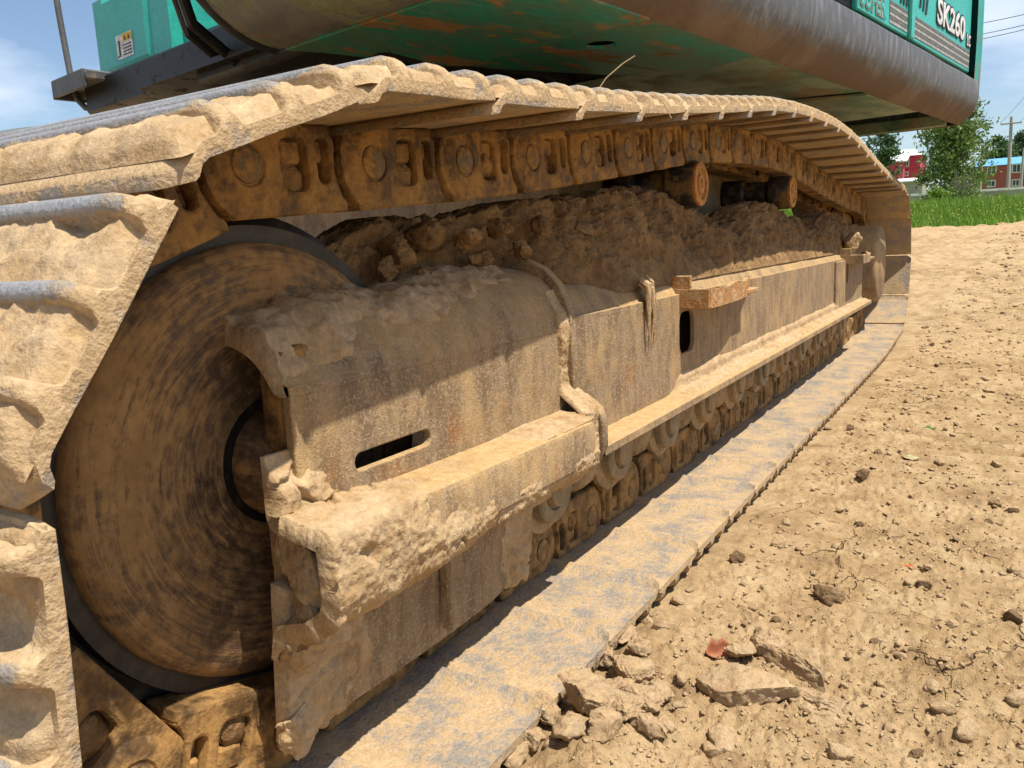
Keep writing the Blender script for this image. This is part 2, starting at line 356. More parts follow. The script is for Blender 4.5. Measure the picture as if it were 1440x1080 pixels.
def ground_mat():
    t = NT('loess_soil'); g = t.n('ShaderNodeNewGeometry'); v = g.outputs['Position']; sep = t.n('ShaderNodeSeparateXYZ'); t.l(v, sep.inputs[0])
    n1 = t.noise(v, 1.1, 8, 0.6, 0.3); n2 = t.noise(v, 9, 8, 0.65); n3 = t.noise(v, 70, 6, 0.72); n4 = t.noise(v, 320, 3, 0.7)
    col = t.mix(t.rng(n1, 0.36, 0.64), (0.40, 0.276, 0.146), (0.31, 0.203, 0.097))
    col = t.mix(t.rng(n2, 0.42, 0.72), col, (0.44, 0.318, 0.178))
    col = t.mix(t.rng(n2, 0.50, 0.28), col, (0.25, 0.160, 0.082))
    vo = t.n('ShaderNodeTexVoronoi', feature='DISTANCE_TO_EDGE'); vo.inputs['Scale'].default_value = 5.5
    wv = t.n('ShaderNodeVectorMath', operation='ADD'); sc = t.n('ShaderNodeVectorMath', operation='SCALE'); nn = t.n('ShaderNodeTexNoise'); nn.inputs['Scale'].default_value = 7; nn.inputs['Detail'].default_value = 5
    t.l(v, nn.inputs['Vector']); t.l(nn.outputs['Color'], sc.inputs[0]); sc.inputs['Scale'].default_value = 0.16; t.l(v, wv.inputs[0]); t.l(sc.outputs[0], wv.inputs[1]); t.l(wv.outputs[0], vo.inputs['Vector'])
    crack = t.math('MULTIPLY', t.rng(vo.outputs['Distance'], 0.012, 0.0), t.rng(n1, 0.50, 0.58))
    col = t.mix(crack, col, (0.16, 0.095, 0.045))
    grass = t.rng(t.math('ADD', sep.outputs['Y'], t.math('MULTIPLY', n1, 4.0)), 27.0, 29.0)
    grass = t.math('MULTIPLY', grass, t.rng(n2, 0.3, 0.5, 0.8, 1.0))
    col = t.mix(grass, col, (0.16, 0.22, 0.035))
    col = t.vary(col, n3, 0.74, 1.24)
    h = t.math('ADD', t.math('MULTIPLY', n3, 1.0), t.math('MULTIPLY', n4, 0.35)); h = t.math('SUBTRACT', h, t.math('MULTIPLY', crack, 1.5))
    t.b.inputs['Specular IOR Level'].default_value = 0.15
    return t.set(col, 0.95, 0.0, t.bump(h, 0.9, 0.007))
M_ground = ground_mat()
M_soil = dirty('soil_clod', (0.385, 0.267, 0.148), (0.435, 0.312, 0.182), (0.30, 0.197, 0.10), 1.6, 0.35, 0.65, 0.95, bump=0.35, bdist=0.03, bscale=9, spec=0.1)
M_soilr = dirty('soil_lump', (0.375, 0.26, 0.144), (0.435, 0.312, 0.182), (0.27, 0.175, 0.09), 22, 0.35, 0.65, 0.95, bump=0.7, bdist=0.003, bscale=240, rnd=False, spec=0.1)
M_crumb = dirty('soil_crumb', (0.385, 0.267, 0.148), (0.435, 0.312, 0.182), (0.30, 0.197, 0.10), 14, 0.35, 0.65, 0.95, bump=0.0, bscale=60, spec=0.15)
M_soild = dirty('dark_clod', (0.25, 0.16, 0.085), (0.34, 0.22, 0.12), (0.19, 0.12, 0.06), 1.6, 0.45, 0.65, 0.95, bump=0.6, bdist=0.05, bscale=7, spec=0.15)
def plain(name, c, rough=0.8, c2=None, scale=20, metal=0.0, trans=0.0):
    t = NT(name); v = t.coord(True); n = t.noise(v, scale, 5, 0.6)
    t.b.inputs['Specular IOR Level'].default_value = 0.3
    m = t.set(t.mix(t.rng(n, 0.35, 0.65), c, c2 or tuple(x * 0.75 for x in c)), rough, metal, t.bump(n, 0.2, 0.002))
    if trans:
        tr = t.n('ShaderNodeBsdfTranslucent'); tr.inputs['Color'].default_value = (*c, 1); mxn = t.n('ShaderNodeMixShader'); mxn.inputs[0].default_value = trans
        t.l(t.b.outputs[0], mxn.inputs[1]); t.l(tr.outputs[0], mxn.inputs[2]); t.l(mxn.outputs[0], t.t.nodes['Material Output'].inputs['Surface'])
    return m
M_grass = plain('grass_blade', (0.17, 0.30, 0.035), 0.7, (0.24, 0.34, 0.05), 3, trans=0.35)
M_flower = plain('grass_flower', (0.55, 0.52, 0.12), 0.8)
M_leafA = plain('leaf_green', (0.12, 0.19, 0.05), 0.6, (0.17, 0.23, 0.06), 1.5, trans=0.25)
M_leafB = plain('leaf_dark', (0.07, 0.125, 0.055), 0.6, (0.09, 0.15, 0.065), 1.5, trans=0.2)
M_twig = plain('twig', (0.22, 0.19, 0.14), 0.9)
M_bark = plain('bark', (0.12, 0.09, 0.06), 0.9)
M_brick = plain('red_render', (0.36, 0.09, 0.075), 0.85, (0.30, 0.075, 0.06), 2)
M_pink = plain('pink_render', (0.58, 0.06, 0.12), 0.85, (0.52, 0.05, 0.10), 2)
M_roofb = plain('blue_roof', (0.13, 0.36, 0.66), 0.5, (0.12, 0.33, 0.6), 2)
M_roofw = plain('white_roof', (0.80, 0.79, 0.77), 0.6)
M_frw = plain('white_frame', (0.75, 0.74, 0.71), 0.6)
M_glass = plain('window_glass', (0.05, 0.06, 0.07), 0.15)
M_conc = plain('concrete', (0.36, 0.33, 0.29), 0.9, (0.27, 0.25, 0.21), 1.2)
M_pole = plain('pole_concrete', (0.38, 0.34, 0.30), 0.9)
M_wire = plain('cable', (0.06, 0.06, 0.065), 0.6)
M_hill = plain('far_hill', (0.10, 0.12, 0.13), 1.0, (0.13, 0.15, 0.15), 0.02)
M_dry = plain('dry_leaf', (0.33, 0.10, 0.045), 0.6, (0.42, 0.17, 0.08), 30, trans=0.2)
M_tanleaf = plain('tan_leaf', (0.30, 0.16, 0.07), 0.6, (0.40, 0.25, 0.12), 30, trans=0.2)
M_straw = plain('straw', (0.55, 0.42, 0.22), 0.7)
M_chip = plain('orange_chip', (0.70, 0.14, 0.03), 0.6)
M_gleaf = plain('green_leaf', (0.09, 0.20, 0.05), 0.6, trans=0.2)
M_pale = plain('pale_leaf', (0.55, 0.47, 0.26), 0.7, trans=0.2)

# ------------------------------------------------------------------ ground sheet
def terrain(X, Y):
    R = np.hypot(X, Y)
    z = 0.50 * sstep(9, 26, Y) + 0.62 * sstep(26.5, 33, Y) + np.maximum(Y - 34, 0) * 0.031 * sstep(34, 60, Y)
    z = z + 0.06 * fbm(P3(X * 0.16, Y * 0.16, 3.0), 4, s=5) * sstep(4, 12, R)
    z = z + (0.08 * fbm(P3(X * 1.3, Y * 1.7, 5.0), 4, 0.6, s=15) + 0.06 * np.maximum(billow(P3(X * 2.2, Y * 3.0, 1.0), 3, 0.6, s=16), 0)) * sstep(4, 9, R) * (1 - sstep(24, 30, Y))
    z = z + 0.22 * np.maximum(fbm(P3(X * 0.5, Y * 0.7, 1.0), 5, s=9) + 0.15, 0) * sstep(19, 23, Y) * (1 - sstep(26, 28, Y))
    return z
def ground_z(X, Y):
    z = terrain(X, Y)
    near = 1 - sstep(9, 16, np.hypot(X, Y))
    d = 0.012 * fbm(P3(X * 1.7, Y * 1.7), 4, s=21)
    d = d + 0.010 * fbm(P3(X * 7, Y * 7), 5, 0.58, s=31) + 0.007 * np.maximum(billow(P3(X * 16, Y * 16), 4, 0.6, s=41), 0) + 0.0045 * billow(P3(X * 45, Y * 45), 3, 0.6, s=43) * sstep(-0.2, 0.3, fbm(P3(X * 2.3, Y * 2.3, 8), 3, s=44))
    ph = (Y + 0.02 * fbm(P3(X * 1.5, Y * 1.5), 2, s=3) + 0.05 * X) / 0.068
    prints = np.abs(np.sin(np.pi * ph)) ** 0.7
    msk = sstep(-0.10, 0.35, fbm(P3(X * 1.1, Y * 0.8, 2), 3, s=51) + 0.42 * sstep(1.3, 2.6, Y) - 0.12) * sstep(-0.42, -0.25, X)
    d = d + 0.024 * (prints - 0.6) * msk * (0.6 + 0.8 * np.maximum(fbm(P3(X * 5, Y * 5, 4), 3, s=55) + 0.3, 0))
    d = d + (0.010 * fbm(P3(X * 2.2, Y * 15, 3), 4, 0.6, s=56) + 0.006 * np.maximum(billow(P3(X * 3.5, Y * 26, 5), 3, 0.6, s=57), 0)) * sstep(1.2, 2.4, Y) * sstep(-0.44, -0.3, X)
    fl = fbm(P3(X * 5.5, Y * 9.0, 12), 4, 0.55, s=65) * 7.0; fk = np.floor(fl); d = d + 0.0105 * (fk + sstep(0.55, 0.75, fl - fk) - fl) * sstep(-0.25, 0.2, fbm(P3(X * 1.6, Y * 1.6, 9), 3, s=66))
    d = d + 0.020 * np.exp(-((X + 0.40) ** 2 + (Y - 0.86) ** 2) / 0.010) + 0.012 * np.exp(-((X + 0.26) ** 2 + (Y - 1.02) ** 2) / 0.006)
    inside = sstep(-0.42, -0.54, X)
    d = d * (1 - 0.8 * inside) - 0.006 * inside
    lump = np.exp(-(((X + 0.44) / 0.10) ** 2)) * (1 - sstep(1.0, 1.7, Y))
    d = d + lump * (0.010 + 0.030 * np.maximum(fbm(P3(X * 9, Y * 9, 6), 4, 0.6, s=61), -0.1))
    return z + d * near - 0.004
th = np.concatenate([np.linspace(-180, -48, 60)[:-1], np.linspace(-48, 6, 400)[:-1], np.linspace(6, 180, 60)])
th = np.radians(th)
rr_ = np.concatenate([[0.02, 0.2, 0.4], np.geomspace(0.55, 14, 760), np.geomspace(14.4, 60, 130), np.geomspace(66, 1400, 24)])
RR, TT = np.meshgrid(rr_, th, indexing='ij')
GX = RR * np.sin(TT); GY = RR * np.cos(TT)
me = mesh_np('ground', P3(GX, GY, ground_z(GX, GY)), grid_faces(len(rr_), len(th)))
ground = structure(put('ground', me, M_ground))
me.flip_normals()
# far hill behind the machine
az = np.linspace(-75, -45, 70); hv = []
for k, a in enumerate(az):
    ar = math.radians(a); rr = 620
    hgt = 96 + 10 * float(fbm(np.array([[a * 0.12, 0, 0]]), 4, s=3)[0]) - 60 * abs((k - 40) / 40.0) ** 3
    for q in range(5):
        f = q / 4.0; hv.append((math.sin(ar) * (rr + f * 160), math.cos(ar) * (rr + f * 160), -5 + hgt * (math.sin(f * math.pi / 2)) + 20))
structure(put('hill', mesh_np('hill', hv, grid_faces(70, 5)), M_hill))

# ================================================================== EXCAVATOR
root = empty('excavator', (-2.1, 2.77, 0.0))
tag(root, 'muddy teal and black crawler excavator with dusty steel tracks on bare soil', 'excavator')
XC = -0.835                                  # centre line of the near track
IDL = np.array([0.646, 0.406]); WHL = np.array([0.662, 0.414]); SPR = np.array([4.995, 0.462]); RP = 0.357; RS = 0.345
def loop_path():
    P = []
    for a in np.linspace(270, 90, 60):       # idler, bottom -> front -> top
        q_ = IDL + RP * np.array([math.cos(math.radians(a)), math.sin(math.radians(a))]); q_[1] = max(q_[1], 0.084); P.append(q_)
    top = [(0.646, 0.763), (0.842, 0.776), (1.057, 0.792), (1.27, 0.811), (1.48, 0.835), (1.676, 0.857), (1.886, 0.883), (2.125, 0.912), (2.36, 0.930), (2.56, 0.940), (2.78, 0.946), (3.0, 0.946), (3.21, 0.940), (3.44, 0.923), (3.66, 0.899), (3.88, 0.878), (4.1, 0.861), (4.32, 0.845), (4.55, 0.826), (4.995, 0.807)]
    ty, tz = np.array(top).T
    yy = np.linspace(0.658, 4.985, 160); zz = np.interp(yy, ty, tz); k = np.ones(9) / 9; zs = np.convolve(np.pad(zz, 4, 'edge'), k, 'valid')
    P += [np.array(p) for p in zip(yy, zs)]
    for a in np.linspace(88, -80, 60):
        P.append(SPR + RS * np.array([math.cos(math.radians(a)), math.sin(math.radians(a))]))
    for y, z in ((4.80, 0.118), (4.5, 0.092), (4.2, 0.086), (3.0, 0.085), (1.6, 0.085), (1.0, 0.085), (0.85, 0.082)): P.append(np.array((y, z)))
    P.append(P[0]); return np.array(P)
LP = loop_path(); seg = np.linalg.norm(np.diff(LP, axis=0), axis=1); S = np.concatenate([[0], np.cumsum(seg)])
NL = int(round(S[-1] / 0.2155)); PITCH = S[-1] / NL
i0 = np.argmin(np.abs(LP[:, 0] - 0.842) + 10 * (LP[:, 1] < 0.7)); s0 = S[i0]
pins = np.stack([np.interp((s0 + PITCH * np.arange(NL)) % S[-1], S, LP[:, k]) for k in (0, 1)], 1)
def link_matrix(j, xc):
    a, b = pins[j], pins[(j + 1) % NL]; t = (b - a) / np.linalg.norm(b - a); n = np.array([-t[1], t[0]])
    return Matrix(((1, 0, 0, xc), (0, t[0], n[0], a[0]), (0, t[1], n[1], a[1]), (0, 0, 0, 1)))

# --- shoe
SW = 0.325; NP0 = 0.047; SHIFT = -0.035                        # half width, plate level above the pin line
GR = (0.051, 0.123, 0.196)
def shoe_mesh(seed):
    A = []
    top = [(-0.012, -0.003), (-0.006, 0.001), (0.004, 0.008), (0.016, 0.012)]
    for g in GR:
        top += [(g - 0.015, 0.0125), (g - 0.0115, 0.017), (g - 0.0085, 0.031), (g - 0.007, 0.0355), (g - 0.003, 0.0378), (g + 0.003, 0.0378), (g + 0.007, 0.0350), (g + 0.0085, 0.029), (g + 0.0115, 0.017), (g + 0.015, 0.0125)]
    top += [(0.2185, 0.010)]
    bot = [(0.2185, 0.002), (0.15, 0.0), (0.1, 0.0), (0.05, 0.0), (0.017, 0.0), (0.004, -0.003), (-0.006, -0.010), (-0.014, -0.012)]
    sec = np.array(top + bot)
    xs = np.array([-SW, -0.321, -0.313, -0.300, -0.2, -0.1, 0.0, 0.1, 0.2, 0.280, 0.300, 0.312, 0.320, SW])
    V = []; W = []
    for x in xs:
        e = SW - abs(x); gf = 0.45 + 0.55 * float(np.clip(e / 0.022, 0, 1)) ** 0.6
        for a, n in sec:
            nn = n if n <= 0.0126 else 0.0126 + (n - 0.0126) * gf
            cut = max(0.0, 0.022 - e) * 0.7
            aa = a
            if a < 0.03: aa = a + cut * (0.03 - a) / 0.04
            if a > 0.205: aa = a - cut * 0.35
            V.append((x, aa, nn)); W.append(sstep(0.029, 0.0345, nn) * (1.0 if e > 0.03 else 0.5) if n > 0.0005 else 0.36)
    V = np.array(V); ns = len(sec)
    V[:, 1] += SHIFT
    V[:, 2] += NP0 + 0.0012 * fbm(V * np.array([9, 30, 30]) + seed * 13.0, 3, s=seed)
    V[:, 1] += 0.0014 * fbm(V * np.array([12, 20, 20]) + seed * 7.0, 3, s=seed + 4)
    F = grid_faces(len(xs), ns, True).tolist()
    F += [list(range(ns)), [(len(xs) - 1) * ns + q for q in range(ns)][::-1]]
    me = mesh_np('track_shoe', V, F, True, {'wear': W})
    bm = bmesh.new(); bm.from_mesh(me); bmesh.ops.recalc_face_normals(bm, faces=bm.faces); bm.to_mesh(me); bm.free(); sharp(me, 50)
    me.materials.append(M_shoe); return me
shoe_vars = [shoe_mesh(k) for k in range(4)]
def shoe_mud(seed, nx, na, amt):
    x = np.linspace(-0.318, 0.3240, nx)[:, None]; a = np.linspace(0.0, 0.2165, na)[None, :]
    X, A = np.broadcast_arrays(x, a)
    base = fbm(P3(X * 7, A * 9, seed * 3.7), 3, s=seed); lum = billow(P3(X * 30, A * 30, seed * 2.1), 4, 0.6, s=seed + 3); fine = fbm(P3(X * 90, A * 90, seed), 3, 0.6, s=seed + 8)
    edge = (0.85 * sstep(0.0, 0.016, SW - np.abs(X)) + 0.15 * sstep(0.0, 0.08, SW - np.abs(X))) * sstep(0.0, 0.008, A) * sstep(0.2165, 0.2125, A)
    pit = sstep(-0.05, -0.60, base)
    th_ = amt * (0.0215 + 0.010 * base + 0.005 * lum + 0.0025 * fine) * (1 - 0.85 * pit)
    tail = sstep(0.0, 0.03, A) * sstep(0.217, 0.205, A)
    th_ = np.minimum(th_, 0.0235 + 0.005 * lum) * edge * (0.45 + 0.55 * tail)
    N = NP0 + 0.006 + th_
    me = mesh_np('mud', P3(X, A + SHIFT, N), grid_faces(nx, na)); me.materials.append(M_mud); return me
mud_lo = [shoe_mud(50 + k, 44, 20, 0.85) for k in range(3)]

# --- link pair
def link_mesh():
    mb = MB()
    outl = [(-0.020, 0.0465), (-0.040, 0.044), (-0.050, 0.034), (-0.056, 0.018), (-0.058, 0.0), (-0.054, -0.022), (-0.044, -0.042), (-0.024, -0.060),
            (0.160, -0.060), (0.161, -0.050), (0.152, -0.038), (0.147, -0.022), (0.143, -0.008), (0.143, 0.010), (0.148, 0.014), (0.148, 0.030), (0.143, 0.034), (0.143, 0.0465)]
    holes = [rrect(0.056, 0.098, -0.032, 0.030, 0.012), rrect(0.115, 0.135, -0.024, 0.030, 0.008)]
    V, F = poly_plate(outl, holes, 0.0165, 0.005)
    for s in (1, -1):
        mb.add(np.stack([s * 0.0835 + s * V[:, 2], V[:, 0], V[:, 1]], 1), F)
        mb.lathe([(s * 0.094, 0.050), (s * 0.100, 0.048), (s * 0.1045, 0.040), (s * 0.1055, 0.026), (s * 0.103, 0.0235), (s * 0.103, 0.0005)], seg=36)
        mb.box(s * 0.050, s * 0.076, 0.02, 0.146, -0.036, 0.044, 0.003)
        mb.box(s * 0.073, s * 0.093, 0.059, 0.095, 0.000, 0.0295, 0.005)
        mb.box(s * 0.073, s * 0.091, 0.1165, 0.1335, 0.002, 0.0295, 0.004)
        mb.box(s * 0.073, s * 0.084, 0.064, 0.092, -0.029, -0.006, 0.007)
        mb.box(s * 0.073, s * 0.082, 0.118, 0.132, -0.022, -0.004, 0.005)
        # inner rail foot, seen from inside and below
        mb.box(s * 0.040, s * 0.0995, -0.030, 0.160, -0.0605, -0.042, 0.004)
        # tongue that reaches behind the next boss
        mb.box(s * 0.035, s * 0.064, 0.14, 0.252, -0.048, 0.040, 0.010)
    mb.lathe([(-0.07, 0.033), (0.07, 0.033)], c=(0, 0.2155, 0), seg=20)
    me = mb.mesh('track_link', True, 35); me.materials.append(M_link); return me
ME_link = link_mesh()
ME_pin = MB().lathe([(0.102, 0.0222), (0.1055, 0.0212), (0.107, 0.017), (0.1064, 0.008), (0.107, 0.0005)], seg=28).mesh('pin', True, 50); ME_pin.materials.append(M_pin)
def plug(seed):
    bm = bmesh.new(); bmesh.ops.create_icosphere(bm, subdivisions=3, radius=1.0)
    V = np.array([v.co[:] for v in bm.verts]); F = np.array([[v.index for v in f.verts] for f in bm.faces]); bm.free()
    V = V * (1 + 0.30 * fbm(V * 1.5 + seed, 3, s=seed) + 0.18 * billow(V * 3.2 + seed, 3, 0.6, s=seed + 3))[:, None]
    V = V * np.array([0.013, 0.021, 0.022 + 0.006 * (seed % 3)]) + np.array([0.083 + 0.003 * (seed % 2), 0.077 + 0.004 * (seed % 3 - 1), -0.018 + 0.010 * (seed % 2)])
    me = mesh_np('mud', V, F); me.materials.append(M_link if seed % 2 else M_heap); return me
plugs = [plug(k) for k in range(5)]
for j in range(NL):
    M = link_matrix(j, XC)
    a, b = pins[j], pins[(j + 1) % NL]; mid = (a + b) / 2
    sh = put('track_shoe', shoe_vars[j % 4], None, root, M)
    near = math.hypot(mid[0], mid[1] - 0.5) < 1.45 and (mid[1] > 0.66 or mid[0] < 0.5)
    if mid[1] > 0.3 or mid[0] < 0.5:
        hires = near or mid[0] < 0.75
        mm = shoe_mud(j, 150, 58, 1.12 if mid[0] < 0.85 else 1.0) if hires else mud_lo[j % 3]
        md = bpy.data.objects.new('mud', mm); COL.objects.link(md); md.parent = sh
    lk = put('track_link', ME_link, None, root, M)
    pn = bpy.data.objects.new('pin', ME_pin); COL.objects.link(pn); pn.parent = lk
    if j % 7 not in (2, 5):
        pg = bpy.data.objects.new('mud', plugs[(j * 3) % 5]); COL.objects.link(pg); pg.parent = lk

# --- idler wheel
idl_c = Vector((XC, WHL[0], WHL[1]))
idl_p = [(0.0, 0.303), (0.030, 0.303), (0.036, 0.285), (0.060, 0.284), (0.058, 0.264), (0.070, 0.262), (0.079, 0.250), (0.084, 0.228), (0.083, 0.19), (0.078, 0.14), (0.074, 0.095), (0.072, 0.076), (0.072, 0.0)]
idl_face = idl_p[4:]; idl_full = [(-x, r) for x, r in idl_face[::-1]] + idl_face
idl = put('idler_wheel', MB().lathe(idl_full, seg=96).mesh('idler_wheel', True, 60), M_idler, root, Matrix.Translation(idl_c))
put('tread', MB().lathe([(-0.058, 0.25), (-0.060, 0.284), (-0.036, 0.285), (-0.030, 0.303), (0.030, 0.303), (0.036, 0.285), (0.060, 0.284), (0.058, 0.25)], seg=96).mesh('tread', True, 40), M_dark, idl, Matrix.Translation(idl_c))  # tread coloured dark to stand for the shaded gap round the rim
hub = put('hub', MB().lathe([(0.05, 0.0755), (0.073, 0.0755), (0.073, 0.069), (0.095, 0.068), (0.122, 0.064), (0.128, 0.058), (0.128, 0.0)], seg=48).mesh('hub', True, 50), M_idler, idl, Matrix.Translation(idl_c))
put('gap_ring', MB().lathe([(0.0715, 0.0790), (0.0765, 0.0790), (0.0765, 0.0700), (0.0715, 0.0695)], seg=48).mesh('gap_ring', True, 50), M_black, idl, Matrix.Translation(idl_c))  # black ring put in for the shaded gap round the hub

# --- sprocket and final drive
mb = MB(); NT_ = 20; pr = []
for q in range(NT_ * 4):
    a = 2 * math.pi * q / (NT_ * 4); pr.append((((0.295, 0.345, 0.345, 0.295)[q % 4]) * math.cos(a), ((0.295, 0.345, 0.345, 0.295)[q % 4]) * math.sin(a)))
V, F = poly_plate(pr, [], 0.03, 0.004)
mb.add(np.stack([V[:, 2], V[:, 0], V[:, 1]], 1), F)
spr_c = Vector((XC, SPR[0], SPR[1]))
sp = put('sprocket', mb.mesh('sprocket', True, 40), M_link, root, Matrix.Translation(spr_c))
put('final_drive', MB().lathe([(-0.2, 0.22), (0.05, 0.23), (0.075, 0.225), (0.085, 0.215), (0.19, 0.213), (0.205, 0.205), (0.212, 0.19), (0.214, 0.12), (0.222, 0.10), (0.222, 0.0)], seg=64).mesh('final_drive', True, 45), M_frame, root, Matrix.Translation(spr_c))

# --- bottom rollers
def roller_mesh():
    return MB().lathe([(-0.13, 0.0), (-0.13, 0.05), (-0.12, 0.055), (-0.12, 0.088), (-0.105, 0.088), (-0.10, 0.075), (-0.04, 0.073), (0.04, 0.073), (0.10, 0.075), (0.105, 0.086), (0.117, 0.086), (0.121, 0.078), (0.124, 0.055), (0.124, 0.0)], seg=40).mesh('track_roller', True, 40)
ME_roller = roller_mesh(); ME_roller.materials.append(M_roll)
ME_seal = MB().lathe([(0.122, 0.066), (0.140, 0.064), (0.144, 0.060), (0.144, 0.040), (0.138, 0.037), (0.138, 0.033), (0.152, 0.031), (0.154, 0.026), (0.154, 0.0)], seg=40).mesh('seal_collar', True, 35); ME_seal.materials.append(M_clean)
def drum(seed):
    x = np.linspace(0, 1, 14)[:, None]; a = np.linspace(0, 2 * np.pi, 25)[:-1][None, :]
    r = 0.054 * np.clip(1 - np.abs(2 * x - 1) ** 6, 0, 1) ** 0.5
    X = 0.0 + x * 0.150 + 0 * a; Y = r * np.cos(a) * 1.15; Z = r * np.sin(a) * 0.95
    V = P3(X, Y, Z); d = fbm(V * 45 + seed * 9, 4, s=seed)[..., None] * 0.006; n = V - np.array([0.1, 0, 0]); n[..., 0] *= 0.2
    V = V + n / (np.linalg.norm(n, axis=-1, keepdims=True) + 1e-6) * d
    return mesh_np('hanger', V, grid_faces(14, 24, True))
dv = [drum(k) for k in range(3)]
for m_ in dv: m_.materials.append(M_roll)
for k in range(11):
    y = 1.245 + 0.297 * k; M = Matrix.Translation((XC, y, 0.214))
    ro = put('track_roller', ME_roller, None, root, M)
    c = bpy.data.objects.new('seal_collar', ME_seal); COL.objects.link(c); c.parent = ro
    put('roller_hanger', dv[k % 3], None, root, Matrix.Translation((XC, y + 0.135, 0.222)) @ Matrix.Rotation(0.4 * k, 4, 'X'))

# --- carrier rollers
ME_car = MB().lathe([(-0.13, 0.0), (-0.13, 0.058), (-0.06, 0.058), (-0.05, 0.046), (0.03, 0.046), (0.04, 0.058), (0.044, 0.062), (0.110, 0.062), (0.118, 0.058), (0.118, 0.0)], seg=40).mesh('carrier_roller', True, 40); ME_car.materials.append(M_carrier2)
ME_cap = MB().lathe([(0.1165, 0.0575), (0.124, 0.057), (0.126, 0.053), (0.126, 0.042), (0.120, 0.039), (0.120, 0.028), (0.125, 0.025), (0.125, 0.012), (0.130, 0.009), (0.130, 0.0)], seg=40).mesh('end_cap', True, 30); ME_cap.materials.append(M_carrier)
for y, z in ((2.135, 0.797), (3.20, 0.809)):
    ro = put('carrier_roller', ME_car, None, root, Matrix.Translation((XC, y, z)))
    c = bpy.data.objects.new('end_cap', ME_cap); COL.objects.link(c); c.parent = ro
    put('roller_bracket', MB().box(XC - 0.2, XC - 0.10, y - 0.03, y + 0.03, 0.5, z + 0.03).box(XC - 0.14, XC + 0.03, y - 0.025, y + 0.025, z - 0.025, z + 0.025).mesh('roller_bracket'), M_frame, root)

# --- track frame
def loft(sec_fn, ys, n, closed=False):
    V = []
    for y in ys:
        for x, z in sec_fn(y): V.append((x, y, z))
    mb = MB(); mb.add(V, grid_faces(len(ys), n, closed).tolist()); return mb
def plate_yz(outline, holes, half, x, bevel=0.002):
    V, F = poly_plate(outline, holes, half, bevel); return np.stack([x + V[:, 2], V[:, 0], V[:, 1]], 1), F
core = [(-0.97, 0.575), (-0.76, 0.575), (-0.735, 0.55), (-0.735, 0.31), (-0.735, 0.275), (-0.90, 0.275), (-0.97, 0.31)]
mb = MB()
V = [(x, y, z) for y in (1.16, 4.50) for x, z in core]; F = grid_faces(2, len(core), True).tolist(); F += [list(range(7)), list(range(7, 14))]
frame = put('track_frame', mb.add(V, F).mesh('track_frame', True, 30), M_frame, root)
def shoulder_sec(y):
    d = 0.003 * math.sin(y * 3.1)
    return [(-0.96, 0.588 + d), (-0.80, 0.590 + d), (-0.735, 0.588 + d), (-0.705, 0.580 + d), (-0.682, 0.563 + d), (-0.667, 0.538), (-0.659, 0.525), (-0.672, 0.525), (-0.70, 0.56 + d), (-0.735, 0.575 + d), (-0.80, 0.577), (-0.96, 0.575)]
put('shoulder', loft(shoulder_sec, np.linspace(1.26, 4.46, 40), 12, True).mesh('shoulder', True, 40), M_frame, frame)
V, F = plate_yz([(1.26, 0.283), (4.46, 0.283), (4.46, 0.53), (1.26, 0.53)], [rrect(1.80, 1.905, 0.386, 0.486, 0.026, 7), rrect(3.99, 4.05, 0.42, 0.50, 0.02)], 0.006, -0.660)
put('side_plate', MB().add(V, F).mesh('side_plate', False), M_frame, frame)
mb = MB()
for k in range(2): pass
def fl_sec(y): return [(-0.70, 0.304), (-0.662, 0.304), (-0.640, 0.3025), (-0.604, 0.301), (-0.5985, 0.297), (-0.5975, 0.2835), (-0.601, 0.280), (-0.70, 0.280)]
put('flange', loft(fl_sec, np.linspace(1.26, 4.47, 60), 8, True).mesh('flange', True, 35), M_frame, frame)
# stiffener edge and doubler plates on the side
V, F = plate_yz([(3.74, 0.286), (4.465, 0.286), (4.465, 0.522), (3.74, 0.522)], [rrect(3.985, 4.055, 0.415, 0.505, 0.025)], 0.005, -0.6495)
put('doubler_plate', MB().add(V, F).mesh('doubler_plate', False), M_frame, frame)
# rusty step bracket
def bracket(y0, y1, z0, z1, out, m, notch=True):
    mb = MB(); t = 0.012
    xo = -0.654 + out
    zf = z1 - (0.030 if notch else 0.012)
    mb.box(-0.70, xo, y0, y0 + t, z0, zf, 0.002)
    mb.box(-0.70, xo - out * 0.62, y0 + 0.0005, y0 + t - 0.0005, zf - 0.004, z1, 0.002)
    ob = []
    for f in np.linspace(0, 1, 9):
        y = y0 + t * 0.5 + (y1 - y0) * f; x = xo - t * 0.4 - out * 0.95 * f ** 3.0
        ob.append((x, y))
    for k in range(8):
        (xa, ya), (xb, yb) = ob[k], ob[k + 1]
        V = []
        for (x, y) in ((xa, ya), (xb, yb)):
            for dx in (-t / 2, t / 2):
                for z in (z0, zf - 0.002 + 0.004 * math.sin(7 * k + y * 50)): V.append((x + dx, y, z))
        mb.add(V, [[0, 1, 3, 2], [4, 6, 7, 5], [0, 4, 5, 1], [2, 3, 7, 6], [1, 5, 7, 3], [0, 2, 6, 4]])
    mb.box(-0.69, xo - 0.02, y0 + t, y1 - 0.06, z0 + 0.004, z0 + 0.016, 0.002)
    return put('step_bracket', mb.mesh('step_bracket', False), m, frame)
bracket(1.80, 2.36, 0.496, 0.572, 0.072, M_rust)
bracket(3.96, 4.52, 0.505, 0.575, 0.085, M_frame)

